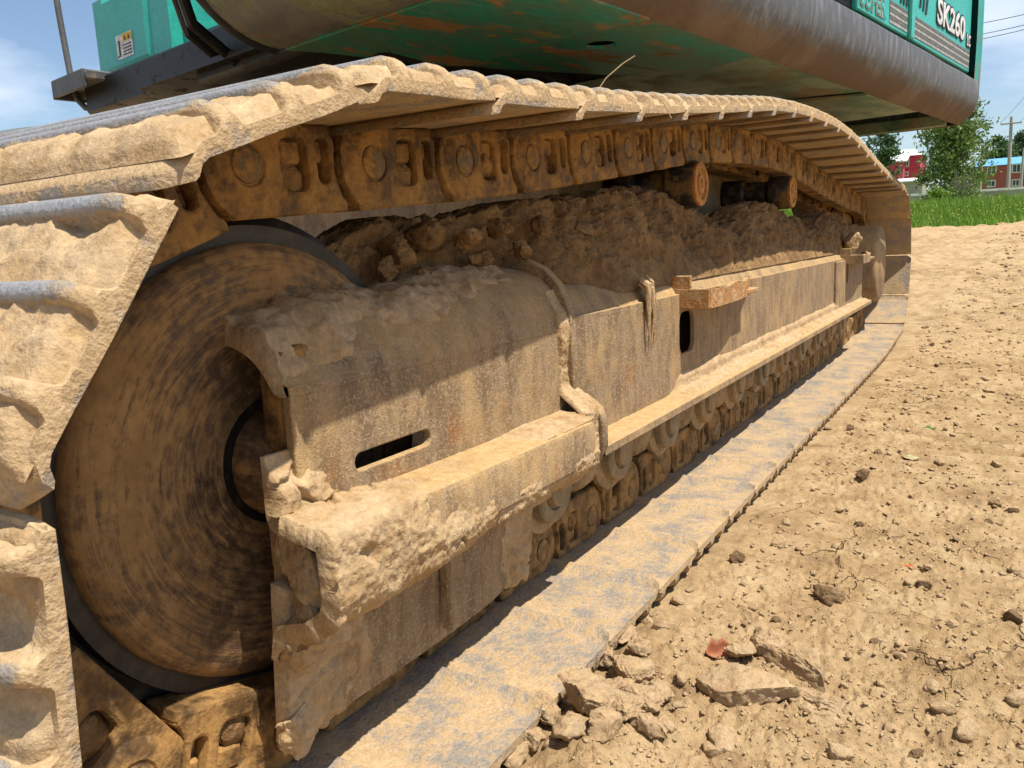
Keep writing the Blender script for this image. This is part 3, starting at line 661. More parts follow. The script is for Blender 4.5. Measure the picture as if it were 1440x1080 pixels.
# --- near idler guard
Y0, Y1 = 0.60, 1.245
def ztop(y): return -0.026 * (1 - sstep(0.58, 0.80, y)) + 0.012 * sstep(0.8, 1.1, y)
def gtop_sec(y):
    d = float(ztop(y))
    o = [(-0.99, 0.600), (-0.86, 0.606), (-0.765, 0.606), (-0.735, 0.601), (-0.708, 0.589), (-0.688, 0.572), (-0.674, 0.552), (-0.6625, 0.533), (-0.6585, 0.510)]
    i = [(-0.675, 0.510), (-0.677, 0.532), (-0.687, 0.548), (-0.70, 0.563), (-0.72, 0.577), (-0.74, 0.586), (-0.77, 0.592), (-0.86, 0.592), (-0.99, 0.586)]
    return [(x, z + d * sstep(0.50, 0.56, z)) for x, z in o + i]
V = [(x, y, z) for y in np.linspace(Y0, Y1, 26) for x, z in gtop_sec(y)]
F = grid_faces(26, 18, True).tolist() + [list(range(18)), [25 * 18 + q for q in range(18)]]
guard = put('idler_guard', MB().add(V, F).mesh('idler_guard', True, 40), M_frame, root)
V, F = plate_yz([(Y0, 0.355), (Y1, 0.345), (Y1, 0.519), (Y0, 0.519)], [rrect(0.693, 0.842, 0.3985, 0.4205, 0.0105, 7)], 0.0065, -0.6665)
put('side_plate', MB().add(V, F).mesh('side_plate', False), M_frame, guard)
def gfl_sec(y):
    f = (y - Y0) / (Y1 - Y0); zt = 0.374 - 0.012 * f; zb = 0.298 - 0.010 * f
    return [(-0.70, zt + 0.002), (-0.661, zt + 0.002), (-0.60, zt - 0.003), (-0.591, zt - 0.006), (-0.588, zt - 0.013), (-0.587, zb + 0.004), (-0.590, zb), (-0.604, zb - 0.001), (-0.605, zb + 0.012), (-0.70, zb + 0.014)]
V = [(x, y, z) for y in np.linspace(Y0 - 0.012, 1.20, 30) for x, z in gfl_sec(y)]
F = grid_faces(30, 10, True).tolist() + [list(range(10)), [29 * 10 + q for q in range(10)]]
put('flange', MB().add(V, F).mesh('flange', True, 35), M_frame, guard)
# lower skirt
def sk_bot(y): return 0.094 + 0.012 * sstep(0.9, 0.58, y) * 0 + 0.01 * sstep(0.98, 1.13, y)
ys = np.linspace(0.585, 1.125, 36); zs = np.linspace(0, 1, 12); V = []
for y in ys:
    for f in zs:
        z = 0.318 + (sk_bot(y) - 0.318) * f; x = -0.672 - 0.016 * f + 0.004 * math.sin(9 * y) - 0.01 * sstep(1.02, 1.12, y)
        V.append((x, y, z))
    for f in zs[::-1]:
        z = 0.318 + (sk_bot(y) - 0.318) * f; x = -0.695 - 0.016 * f - 0.01 * sstep(1.02, 1.12, y); V.append((x, y, z))
F = grid_faces(36, 24, True).tolist() + [list(range(24)), [35 * 24 + q for q in range(24)]]
put('skirt', MB().add(V, F).mesh('skirt', True, 40), M_frame, guard)
put('rib', MB().box(-0.676, -0.660, 0.86, 0.872, 0.115, 0.31, 0.003).mesh('rib'), M_frame, guard)
# edge plate (ridge) between guard and frame
rid = [(-0.78, 0.640), (-0.735, 0.634), (-0.700, 0.618), (-0.672, 0.590), (-0.655, 0.556), (-0.648, 0.52), (-0.645, 0.40), (-0.600, 0.372), (-0.592, 0.350), (-0.592, 0.300), (-0.61, 0.268), (-0.66, 0.255), (-0.70, 0.255), (-0.70, 0.50), (-0.715, 0.56), (-0.75, 0.595), (-0.80, 0.60)]
V, F = poly_plate(rid, [], 0.011, 0.003)
put('end_plate', MB().add(np.stack([V[:, 0], 1.252 + V[:, 2], V[:, 1]], 1), F).mesh('end_plate', True, 40), M_frame, guard)
# yoke that carries the idler, seen inside the guard's open end
put('yoke', MB().box(-0.718, -0.682, 0.607, 0.70, 0.44, 0.560, 0.006).box(-0.80, -0.745, 0.72, 0.95, 0.44, 0.50, 0.006).box(-0.76, -0.72, 0.64, 0.95, 0.26, 0.33, 0.012).mesh('yoke'), M_link, guard)

def lump_mesh(seed, dims, sub=5, crumb=1.0):
    bm = bmesh.new(); bmesh.ops.create_icosphere(bm, subdivisions=sub, radius=1.0)
    V = np.array([v.co[:] for v in bm.verts]); F = [[v.index for v in f.verts] for f in bm.faces]; bm.free()
    rs = np.random.RandomState(seed + 500)
    V = np.sign(V) * np.abs(V) ** 0.8 * (1 + 0.22 * fbm(V * 1.4 + seed, 2, s=seed))[:, None]
    for k in range(12):
        n = rs.normal(0, 1, 3); n /= np.linalg.norm(n); e = V @ n - rs.uniform(0.45, 0.85); V = V - np.maximum(e, 0)[:, None] * n * 0.96
    nn = V / (np.linalg.norm(V, axis=1, keepdims=True) + 1e-6); V = V * np.array(dims)
    m = min(dims)
    d = 0.22 * m * fbm(V * 28 + seed, 3, 0.6, s=seed + 1) + 0.0055 * crumb * billow(V * 75 + seed, 4, 0.7, s=seed + 2) + 0.0028 * crumb * fbm(V * 240, 3, 0.6, s=seed + 3)
    return mesh_np('soil_clod', V + nn * d[:, None], np.array(F))
# --- mud crusts on the guard
def crust(name, sec, ys, ns, thick, parent, mat, seed=0, back=0.006, dz=None):
    sec = np.array(sec); sl = np.concatenate([[0], np.cumsum(np.linalg.norm(np.diff(sec, axis=0), axis=1))])
    s = np.linspace(0, sl[-1], ns); X = np.interp(s, sl, sec[:, 0]); Z = np.interp(s, sl, sec[:, 1])
    k = np.ones(5) / 5; Xs = np.convolve(np.pad(X, 2, 'edge'), k, 'valid'); Zs = np.convolve(np.pad(Z, 2, 'edge'), k, 'valid')
    tx, tz = np.gradient(Xs), np.gradient(Zs); ln = np.hypot(tx, tz) + 1e-9; nx, nz = -tz / ln, tx / ln
    Yg, Sg = np.meshgrid(ys, np.linspace(0, 1, ns), indexing='ij')
    B = P3(np.broadcast_to(Xs, Yg.shape), Yg, np.broadcast_to(Zs, Yg.shape))
    if dz is not None: B[..., 2] += dz(Yg, B[..., 2])
    T = thick(Yg, Sg, B) - back
    V = B + P3(np.broadcast_to(nx, Yg.shape), 0 * Yg, np.broadcast_to(nz, Yg.shape)) * T[..., None]
    V[..., 1] += 0.006 * fbm(B * 40 + 5, 3, s=seed + 2) * (T > 0)
    In = B - P3(np.broadcast_to(nx, Yg.shape), 0 * Yg, np.broadcast_to(nz, Yg.shape)) * 0.016
    V = np.concatenate([In[:1], V, In[-1:]], 0)
    E0 = V[:, :1].copy(); E1 = V[:, -1:].copy(); E0[1:-1, 0] = In[:, 0]; E1[1:-1, 0] = In[:, -1]
    V = np.concatenate([E0, V, E1], 1)
    Tp = np.pad(T, 1, mode='edge').ravel(); G = grid_faces(len(ys) + 2, ns + 2); Yp = np.pad(Yg, 1, mode='edge').ravel(); Zp = V[..., 2].ravel(); slot = (Yp > 0.655) & (Yp < 0.90) & (Zp > 0.384) & (Zp < 0.46)
    G = G[(Tp[G].max(axis=1) > -0.004) | ~slot[G].any(axis=1)]
    return put(name, mesh_np(name, V, G), mat, parent)
def th_flange(Y, Sv, B):
    n = fbm(B * 11, 4, s=71); l = billow(B * 48, 4, 0.65, s=72); f = fbm(B * 190, 3, 0.65, s=73)
    m = 1.35 * np.where(Sv < 0.22, sstep(0.695, 0.625, Y + 0.25 * (0.22 - Sv)), sstep(0.80, 0.62, Y)) * sstep(0.0, 0.12, Sv) + 0.55 * sstep(0.98, 0.72, Y) * sstep(0.34, 0.60, Sv) + 0.42 * sstep(0.45, 0.62, Sv) * sstep(0.98, 0.8, Sv)
    m = m + 0.18 * (sstep(0.24, 0.30, Sv) * sstep(0.44, 0.38, Sv))
    m = np.minimum(m + 0.16 * sstep(0.16, 0.24, Sv), 1.35) * sstep(1.0, 0.9, Sv)
    q = m - 0.30 + 0.55 * n
    return np.clip(q, -0.3, 1.3) * 0.0125 + np.clip(q * 4, 0, 1) * (0.0042 * l + 0.0025 * f) - 0.010 * np.clip(q * 3, 0, 1) * sstep(0.045, 0.0, np.abs(fbm(B * 8.5 + 3, 3, 0.55, s=77)))
sec_f = [(-0.66, 0.450), (-0.66, 0.378), (-0.62, 0.372), (-0.589, 0.366), (-0.586, 0.300), (-0.592, 0.276), (-0.625, 0.252), (-0.668, 0.240), (-0.676, 0.205)]
crust('mud_crust', sec_f, np.linspace(0.565, 1.215, 300), 130, th_flange, guard, M_mud, 5)
def th_skirt(Y, Sv, B):
    n = fbm(B * 13, 4, s=81); l = billow(B * 40, 4, 0.6, s=82)
    m = 1.0 * sstep(0.74, 0.60, Y) + 0.75 * sstep(1.05, 1.10, Y)
    q = m + 0.22 + 0.5 * n
    return np.clip(q, -0.3, 1.0) * 0.011 + np.clip(q * 4, 0, 1) * 0.004 * l - 0.006 * np.clip(q * 3, 0, 1) * sstep(0.05, 0.0, np.abs(fbm(B * 9 + 1, 3, 0.55, s=87)))
crust('mud_crust', [(-0.672, 0.30), (-0.690, 0.092), (-0.70, 0.085)], np.linspace(0.572, 1.125, 150), 60, th_skirt, guard, M_mud, 6)
def th_sh(Y, Sv, B):
    n = fbm(B * 9, 4, s=91); l = billow(B * 26, 4, 0.6, s=92); f = fbm(B * 100, 3, 0.6, s=93)
    m = 0.75 * sstep(1.0, 0.70, Sv) + 0.3 * sstep(0.9, 0.66, Y) - 0.2 * sstep(0.62, 0.9, Sv)
    q = m - 0.38 + 0.65 * n
    return (np.clip(q, -0.3, 1.0) * 0.030 + np.clip(q * 4, 0, 1) * (0.009 * l + 0.003 * f)) * sstep(1.0, 0.85, Sv)
sec_s = [(x, z) for x, z in gtop_sec(1.0)[:9]]
crust('mud_crust', sec_s[::-1][:0] or sec_s, np.linspace(0.598, 1.24, 220), 90, lambda Y, Sv, B: th_sh(Y, Sv, B), guard, M_mud, 7, dz=lambda Y, Z: (ztop(Y) - ztop(1.0)) * sstep(0.50, 0.56, Z))
def th_fl2(Y, Sv, B):
    n = fbm(B * 8, 4, s=95); l = billow(B * 40, 4, 0.6, s=96)
    m = (0.15 + 0.75 * sstep(1.7, 1.85, Y)) * sstep(0.0, 0.3, Sv) * sstep(1.0, 0.75, Sv)
    q = m - 0.25 + 0.4 * n
    return np.clip(q, -0.3, 1.0) * 0.018 + np.clip(q * 4, 0, 1) * 0.003 * l
crust('mud_crust', [(-0.654, 0.36), (-0.652, 0.313), (-0.645, 0.304), (-0.605, 0.3015), (-0.599, 0.295)], np.linspace(1.27, 4.45, 420), 36, lambda Y, Sv, B: th_fl2(Y, Sv, B), frame, M_mud, 8)
# mud along the end plate
crust('mud_crust', [(-0.672, 0.585), (-0.652, 0.54), (-0.650, 0.41), (-0.60, 0.37), (-0.600, 0.30)], np.linspace(1.212, 1.262, 26), 150, lambda Y, Sv, B: np.clip(0.22 + 1.1 * fbm(B * 16, 4, s=97) - 9 * np.abs(Y - 1.236), -0.4, 1) * 0.011 + 0.003 * billow(B * 90, 4, 0.65, s=98), guard, M_mud, 9)

for k, (x, y, z, d_) in enumerate([(-0.640, 0.594, 0.318, (0.050, 0.034, 0.055)), (-0.652, 0.596, 0.262, (0.042, 0.034, 0.050)), (-0.672, 0.598, 0.225, (0.026, 0.030, 0.045)), (-0.690, 0.590, 0.118, (0.020, 0.026, 0.032)), (-0.684, 0.592, 0.205, (0.018, 0.022, 0.050)), (-0.70, 0.60, 0.09, (0.022, 0.03, 0.02))]):
    me_ = lump_mesh(240 + k, d_, 5, 0.8); put('mud_clump', me_, M_mud, guard, Matrix.Translation((x, y, z)))
# --- car body between the tracks, second track (plain), swing bearing
cb = put('car_body', MB().box(-3.25, -0.97, 1.9, 3.65, 0.52, 0.92, 0.04).lathe([(-0.0, 0.0)], seg=3).mesh('car_body') if False else MB().box(-3.25, -0.975, 1.9, 3.65, 0.52, 0.92, 0.04).mesh('car_body'), M_frame, root)
ring = MB(); 
for r, z0, z1 in ((0.62, 0.90, 1.10), (0.70, 1.02, 1.22)):
    pts = circ((-2.1, 2.77), r, 48); ring.add([(x, y, z) for z in (z0, z1) for x, y in pts], grid_faces(2, 48, True).tolist() + [list(range(48)), list(range(48, 96))])
put('swing_bearing', ring.mesh('swing_bearing', True, 40), M_black, root)
XC2 = -3.39
for j in range(NL):
    M = link_matrix(j, XC2)
    put('track_shoe', shoe_vars[j % 4], None, root, M); put('track_link', ME_link, None, root, M)
V = [(x - 0.0, y, z) for y in (0.9, 4.5) for x, z in [(XC2 - 0.15, 0.57), (XC2 + 0.15, 0.57), (XC2 + 0.15, 0.28), (XC2 - 0.15, 0.28)]]
put('track_frame', MB().add(V, [[0, 1, 2, 3], [4, 5, 6, 7], [0, 1, 5, 4], [1, 2, 6, 5], [2, 3, 7, 6], [3, 0, 4, 7]]).mesh('track_frame'), M_frame, root)
put('idler_wheel', idl.data, None, root, Matrix.Translation((XC2, WHL[0], WHL[1])))
put('sprocket', sp.data, None, root, Matrix.Translation((XC2, SPR[0], SPR[1])))

# ------------------------------------------------------------------ upper structure (swung about 9 degrees)
_bx = np.array([0.988, -0.157]); _bx /= np.linalg.norm(_bx); _by = np.array([-_bx[1], _bx[0]])
BM = Matrix(((_bx[0], _by[0], 0, -2.1), (_bx[1], _by[1], 0, 2.77), (0, 0, 1, 0), (0, 0, 0, 1)))
def up(name, mb, mat, parent=None, smooth=True, angle=40): return put(name, mb.mesh(name, smooth, angle) if isinstance(mb, MB) else mb, mat, parent or root, BM)
# side and rear bumper, swept round the rear corner
path = [(1.50, y) for y in np.linspace(-1.30, 2.70, 60)]
nrm = [(1.0, 0.0)] * 60
for a in np.linspace(6, 84, 10):
    t = math.radians(a); path.append((1.50 - 0.15 + 0.15 * math.cos(t), 2.70 + 0.15 * math.sin(t))); nrm.append((math.cos(t), math.sin(t)))
path += [(x, 2.85) for x in np.linspace(1.35, -1.4, 24)]; nrm += [(0, 1.0)] * 24
def sweep(prof, closed=True, path=path, nrm=nrm):
    V = []
    for (px, py), (nx, ny) in zip(path, nrm):
        for o, z in prof: V.append((px + nx * o, py + ny * o, z))
    return MB().add(V, grid_faces(len(path), len(prof), closed).tolist())
bp = [(-0.015, 1.418), (-0.003, 1.414), (0.0, 1.405), (0.001, 1.345), (-0.003, 1.312), (-0.014, 1.280), (-0.032, 1.250), (-0.055, 1.226), (-0.082, 1.208), (-0.100, 1.201), (-0.104, 1.206), (-0.085, 1.222), (-0.06, 1.245), (-0.035, 1.28), (-0.022, 1.32), (-0.022, 1.41)]
mb = sweep(bp); V = np.concatenate(mb.V); V += 0.003 * np.stack([fbm(V * 3.5, 4, s=101), 0 * V[:, 0], fbm(V * 3.5, 4, s=104)], 1)
deck = up('side_bumper', MB().add(V, mb.F), M_bump)
# counterweight shell above the bumper at the rear
cpath = [(1.495, y) for y in np.linspace(2.60, 2.70, 2)]; cn = [(1, 0)] * 2
for a in np.linspace(0, 90, 12):
    t = math.radians(a); cpath.append((1.50 - 0.15 + 0.148 * math.cos(t), 2.71 + 0.148 * math.sin(t))); cn.append((math.cos(t), math.sin(t)))
cpath += [(x, 2.858) for x in np.linspace(1.3, -1.4, 6)]; cn += [(0, 1)] * 6
M_cw = dirty('counterweight_paint', (0.03, 0.30, 0.25), (0.30, 0.12, 0.05), (0.04, 0.26, 0.21), 9, 0.56, 0.64, 0.45, stretch=(1, 1, 0.4), bump=0.3, bdist=0.002, dust2=(0.2, 0.16, 0.1))
up('counterweight', sweep([(0.0, 1.40), (0.004, 1.6), (0.002, 2.2), (-0.05, 2.28), (-0.4, 2.28), (-0.4, 1.40)], True, cpath, cn), M_cw, root)
# bodywork panels
body = up('engine_housing', MB().box(-1.40, 1.455, -0.35, 2.585, 1.432, 2.3, 0.02), M_black, root)
up('cab', MB().box(0.60, 1.45, -1.28, -0.40, 1.50, 2.9, 0.04), M_teal, root)
door1 = up('side_panel', MB().box(1.452, 1.476, 0.775, 1.415, 1.444, 2.25, 0.006), M_teal, root)
door2 = up('side_panel', MB().box(1.452, 1.476, 1.482, 2.562, 1.444, 2.25, 0.006), M_teal, root)
up('post', MB().box(1.458, 1.490, 1.418, 1.478, 1.440, 2.25, 0.008), M_teal, root)
up('side_panel', MB().box(1.452, 1.470, -0.34, 0.735, 1.470, 2.25, 0.006), M_grey, root)
for dr, y0, y1 in ((door1, 1.16, 1.405), (door2, 1.505, 2.545)):
    for k in range(6):
        z = 1.462 + k * 0.0145
        up('stripe', MB().box(1.4745, 1.4785, y0, y1, z, z + 0.0115, 0.0), M_stripe if k % 2 == 0 else M_stripe2, dr, False)
def text(body_, size, y, z, x, mat, parent, sx=1.0, ext=0.0012, off=0.0, name='lettering', shear=0.0):
    cu = bpy.data.curves.new('t', 'FONT'); cu.body = body_; cu.size = size; cu.extrude = ext; cu.offset = off; cu.shear = shear; cu.space_character = 1.02
    ob = bpy.data.objects.new('t', cu); COL.objects.link(ob); dg = bpy.context.evaluated_depsgraph_get()
    me = bpy.data.meshes.new_from_object(ob.evaluated_get(dg)); bpy.data.objects.remove(ob); bpy.data.curves.remove(cu)
    V = np.array([v.co[:] for v in me.vertices]); w = V[:, 0].max()
    V2 = np.stack([x + V[:, 2], y + V[:, 0] * sx, z + V[:, 1]], 1)
    me.vertices.foreach_set('co', V2.ravel()); me.update(); me.name = name
    return up(name, me, mat, parent), w * sx
text('SK260', 0.150, 1.865, 1.581, 1.4795, M_decal, door2, 1.36, 0.001, 0.011)
text('SK260', 0.150, 1.865, 1.581, 1.4815, M_white, door2, 1.36, 0.001, 0.003)
text('LC', 0.078, 2.462, 1.568, 1.4795, M_decal, door2, 0.85, 0.001, 0.008)
text('LC', 0.078, 2.462, 1.568, 1.4815, M_white, door2, 0.85, 0.001, 0.001)
for k in range(3): text('/', 0.13, 1.585 + k * 0.048, 1.60 - k * 0.006, 1.4785, M_decal, door2, 1.0, 0.001, 0.006)
text('SUPER', 0.105, 0.805, 1.468, 1.4785, M_stripe, door1, 0.98, 0.001, 0.006)
text('SUPER', 0.105, 0.805, 1.468, 1.4805, M_teal, door1, 0.98, 0.001, 0.0)
for k in range(3): text('/', 0.13, 1.30 + k * 0.04, 1.566, 1.4785, M_decal, door1, 1.0, 0.001, 0.005)
# underside: plates of different height with gaps between them
def slab(name, poly, z0, th_, mat, dz=0.006, seed=0):
    V, F = poly_plate(poly, [], th_ / 2, 0.001)
    V = np.stack([V[:, 0], V[:, 1], z0 + th_ / 2 + V[:, 2]], 1); return up(name, MB().add(V, F), mat, root, False)
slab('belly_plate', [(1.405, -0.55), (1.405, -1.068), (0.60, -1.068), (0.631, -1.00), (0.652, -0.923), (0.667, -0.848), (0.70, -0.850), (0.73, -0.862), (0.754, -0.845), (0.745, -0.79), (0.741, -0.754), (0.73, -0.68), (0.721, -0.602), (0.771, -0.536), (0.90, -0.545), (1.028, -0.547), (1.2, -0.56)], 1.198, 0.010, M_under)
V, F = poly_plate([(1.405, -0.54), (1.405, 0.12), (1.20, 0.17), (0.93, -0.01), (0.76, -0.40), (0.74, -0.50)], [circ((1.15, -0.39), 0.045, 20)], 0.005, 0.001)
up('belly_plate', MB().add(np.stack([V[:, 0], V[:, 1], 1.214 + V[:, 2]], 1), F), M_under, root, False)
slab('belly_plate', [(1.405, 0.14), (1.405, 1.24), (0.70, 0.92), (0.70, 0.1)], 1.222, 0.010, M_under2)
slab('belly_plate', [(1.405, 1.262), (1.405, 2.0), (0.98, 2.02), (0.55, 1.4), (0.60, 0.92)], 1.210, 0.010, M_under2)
slab('belly_plate', [(0.66, -0.9), (0.66, 2.5), (-0.6, 2.5), (-0.6, -0.9)], 1.300, 0.02, M_black)  # black sheet added over the recess to keep sky light out
slab('belly_plate', [(1.40, -0.5), (1.40, 2.58), (0.5, 2.58), (0.5, -0.5)], 1.340, 0.02, M_black)  # second black sheet added above the plates, shade for the gaps
up('belly_beam', MB().box(0.60, 0.70, -1.0, 2.55, 1.225, 1.335, 0.006).box(0.70, 1.40, 0.095, 0.13, 1.235, 1.335, 0.004).box(0.7, 1.38, 2.05, 2.12, 1.24, 1.335, 0.004), M_dark, root)
up('counterweight_lip', MB().box(-1.3, 1.36, 2.635, 2.662, 1.196, 1.262, 0.006), M_under2, root)
# front apron of the cab deck, a quarter-round sheet
pf = []
for a in np.linspace(0, 88, 14):
    t = math.radians(a); pf.append((-1.075 - 0.285 * math.sin(t), 1.203 + 0.285 * (1 - math.cos(t))))
pf.append((-1.362, 1.62))
pi_ = [(y + 0.010 * 1, z + 0.008) for y, z in pf[::-1]]
V = []
xs = np.linspace(0.578, 1.44, 24)
for x in xs:
    for y, z in pf + pi_: V.append((x, y, z))
n_ = len(pf) * 2
F = grid_faces(24, n_, True).tolist() + [list(range(n_)), [23 * n_ + q for q in range(n_)]]
M_apron = dirty('apron_paint', (0.13, 0.13, 0.125), (0.22, 0.24, 0.13), (0.18, 0.17, 0.155), 5.5, 0.48, 0.60, 0.32, stretch=(1.2, 1, 1), bump=0.25, bdist=0.002, rnd=False, dist=0.7, rust=(0.24, 0.11, 0.05), spec=0.5)
V = np.array(V); V += 0.004 * fbm(V * 4, 3, s=111)[:, None] * np.array([0, 1, 1])
apron = up('front_apron', MB().add(V, F), M_apron)
rim = [(0.573, y - 0.004 * 0, z - 0.002) for y, z in pf]
up('edge_rim', MB().tube(rim, 0.011, 8), M_dark, apron)
# centre section and boom foot seen under the deck
up('boom_bracket', MB().box(0.30, 0.345, -0.62, 0.2, 1.30, 2.2, 0.01), M_teal, root)
up('boom_bracket', MB().box(-0.345, -0.30, -0.62, 0.2, 1.30, 2.2, 0.01), M_teal, root)
up('swing_frame', MB().box(-1.35, 0.575, -0.78, 2.4, 1.32, 1.46, 0.01).box(-0.25, 0.56, -0.86, -0.75, 1.26, 1.44, 0.02), M_black, root)
for k, (yy, xx) in enumerate(((-1.0, -0.05), (-1.05, 0.06), (-0.96, 0.16), (-1.02, 0.26))):
    up('hose', MB().tube([(xx, yy, 1.75), (xx + 0.03, yy - 0.04, 1.55), (xx + 0.01, yy + 0.02, 1.38), (xx - 0.05, yy + 0.2, 1.30)], 0.019, 8), M_black, root)
# right front: tool box, deck edge, step and grab rail
bm = bmesh.new(); bmesh.ops.create_cube(bm, size=1.0)
for v in bm.verts: v.co = Vector((-1.115 + v.co.x * 0.79, -0.26 + v.co.y * 0.78, 1.66 + v.co.z * 0.46))
bmesh.ops.bevel(bm, geom=list(bm.edges), offset=0.055, segments=4, affect='EDGES')
me = bpy.data.meshes.new('tool_box'); bm.to_mesh(me); bm.free(); me.polygons.foreach_set('use_smooth', np.ones(len(me.polygons), bool)); sharp(me, 35)
tb = up('tool_box', me, M_teal)
# pressed panel on its front face
def press(x0, x1, z0, z1, y, d):
    V = [(x0, y, z0), (x1, y, z0), (x1, y, z1), (x0, y, z1), (x0 + d * 2, y - d, z0 + d * 2), (x1 - d * 2, y - d, z0 + d * 2), (x1 - d * 2, y - d, z1 - d * 2), (x0 + d * 2, y - d, z1 - d * 2)]
    return MB().add(V, [[0, 1, 5, 4], [1, 2, 6, 5], [2, 3, 7, 6], [3, 0, 4, 7], [4, 5, 6, 7]])
up('pressed_panel', press(-1.36, -0.93, 1.50, 1.83, -0.6505, 0.014), M_teal, tb, False)
lab = up('warning_label', MB().box(-1.228, -1.075, -0.6675, -0.6655, 1.545, 1.645, 0.0), M_white, tb, False)
up('warning_band', MB().box(-1.165, -1.078, -0.669, -0.6676, 1.612, 1.642, 0.0), M_yellow, tb, False)
mb = MB()
mb.add([(-1.150, -0.6694, 1.616), (-1.126, -0.6694, 1.616), (-1.138, -0.6694, 1.637)], [[0, 1, 2]]).add([(-1.115, -0.6694, 1.616), (-1.091, -0.6694, 1.616), (-1.103, -0.6694, 1.637)], [[0, 1, 2]])
mb.box(-1.205, -1.192, -0.6692, -0.6676, 1.562, 1.622, 0).box(-1.222, -1.19, -0.6692, -0.6676, 1.556, 1.560, 0)
for k in range(4): mb.box(-1.165, -1.085, -0.6692, -0.6676, 1.556 + k * 0.013, 1.560 + k * 0.013, 0)
up('warning_print', mb, M_decal, tb, False)
up('deck_edge', MB().box(-1.48, -0.66, -0.645, -0.60, 1.325, 1.432, 0.008), M_grey, root)
st = up('step_plate', MB().box(-1.475, -1.13, -0.86, -0.62, 1.432, 1.472, 0.006), M_grey, root)
up('step_lip', MB().box(-1.48, -1.46, -0.865, -0.62, 1.395, 1.474, 0.003).box(-1.47, -1.14, -0.866, -0.852, 1.40, 1.475, 0.003).box(-1.46, -1.14, -0.75, -0.735, 1.405, 1.435, 0.003), M_grey, st)
gr = up('grab_rail', MB().tube([(-1.50, -0.80, 2.3), (-1.455, -0.80, 1.75), (-1.435, -0.80, 1.60), (-1.415, -0.80, 1.45), (-1.40, -0.79, 1.39), (-1.37, -0.775, 1.355), (-1.32, -0.75, 1.338), (-1.25, -0.70, 1.335), (-1.16, -0.64, 1.34)], 0.0135, 12), M_grey, root)
up('clamp', MB().tube([(-1.24, -0.695, 1.336), (-1.215, -0.68, 1.337)], 0.022, 12).tube([(-1.20, -0.665, 1.339), (-1.17, -0.645, 1.341)], 0.024, 12), M_stripe, gr)

# ================================================================== mud heap on the track frame
def heap():
    ys = np.linspace(0.80, 4.50, 520)
    crest = np.interp(ys, [0.8, 0.93, 1.15, 1.3, 1.55, 1.72, 1.93, 2.08, 2.2, 2.4, 2.5, 2.65, 2.9, 3.1, 3.25, 3.6, 3.75, 3.95, 4.3, 4.45, 4.5], [0.66, 0.71, 0.715, 0.735, 0.755, 0.765, 0.77, 0.755, 0.73, 0.67, 0.68, 0.74, 0.765, 0.755, 0.74, 0.67, 0.69, 0.73, 0.74, 0.68, 0.60])
    t = np.linspace(0, 1, 110)
    prof_x = np.interp(t, [0, 0.1, 0.5, 0.75, 1], [-0.672, -0.69, -0.762, -0.84, -0.965]); prof_f = np.interp(t, [0, 0.1, 0.5, 0.75, 1], [0.0, 0.20, 0.95, 1.0, 0.55])
    Yg, T = np.meshgrid(ys, t, indexing='ij'); X = np.broadcast_to(prof_x, Yg.shape); fz = np.broadcast_to(prof_f, Yg.shape)
    Z = 0.555 + (crest[:, None] - 0.555) * fz
    fr = sstep(1.55, 1.15, Yg); X = X - 0.10 * fr * (1 - T) * 1.0
    B = P3(X, Yg, Z); amp = 0.10 + 0.90 * sstep(0.0, 0.28, T)
    n1 = fbm(B * np.array([6, 6, 6]), 4, s=121); n2 = 0.6 * billow(B * 13, 3, 0.5, s=122) + 0.7 * billow(B * 36, 4, 0.62, s=125); n3 = fbm(B * 70, 3, 0.6, s=123)
    d = (0.038 * n1 + 0.027 * n2 + 0.006 * n3) * amp
    V = B.copy(); V[..., 0] += d * 0.85; V[..., 2] += d * 0.6; V[..., 2] = np.minimum(V[..., 2], np.interp(Yg, [0.8, 1, 1.4, 1.79, 2.0, 2.07, 2.2, 2.3, 2.5, 3.0, 3.1, 3.3, 3.5, 4, 4.5], [0.70, 0.715, 0.75, 0.79, 0.79, 0.735, 0.735, 0.8, 0.84, 0.84, 0.745, 0.745, 0.81, 0.77, 0.735]))
    return mesh_np('mud_heap', V, grid_faces(len(ys), len(t)))
tag(put('mud_heap', heap(), M_heap), 'long heap of crumbly brown mud packed on the track frame', 'mud')

def at_x(u, v, X):
    r = wray(u, v); return CAM + r * (X / r[0])
for k, (u, v, d_) in enumerate([(602, 332, (0.030, 0.038, 0.022)), (560, 352, (0.026, 0.03, 0.024)), (600, 386, (0.016, 0.022, 0.014)), (545, 378, (0.022, 0.025, 0.018)), (655, 338, (0.022, 0.026, 0.018)), (705, 322, (0.024, 0.026, 0.02)), (760, 318, (0.02, 0.024, 0.018)), (680, 365, (0.018, 0.022, 0.014)), (735, 352, (0.016, 0.02, 0.014)), (820, 325, (0.022, 0.026, 0.018)), (870, 335, (0.024, 0.026, 0.02)), (930, 340, (0.024, 0.03, 0.022)), (1075, 320, (0.026, 0.03, 0.024)), (1160, 320, (0.03, 0.03, 0.025))]):
    me_ = lump_mesh(200 + k, d_, 4); me_.materials.append(M_heap)
    tag(put('mud_lump', me_, None, None, Matrix.Translation(tuple(at_x(u, v, -0.765 if k < 4 else -0.735))) @ Matrix.Rotation(k * 1.3, 4, 'Z')), 'brown mud lump lying on the heap above the track frame', 'mud', 'mud lumps on the track frame heap')
me_ = lump_mesh(230, (0.05, 0.075, 0.05), 5); me_.materials.append(M_mud)
tag(put('mud_lump', me_, None, None, Matrix.Translation((-0.655, 4.12, 0.60))), 'pale round mud lump sitting on the far step bracket', 'mud')
rt_ = MB(); rs_ = random.Random(5)
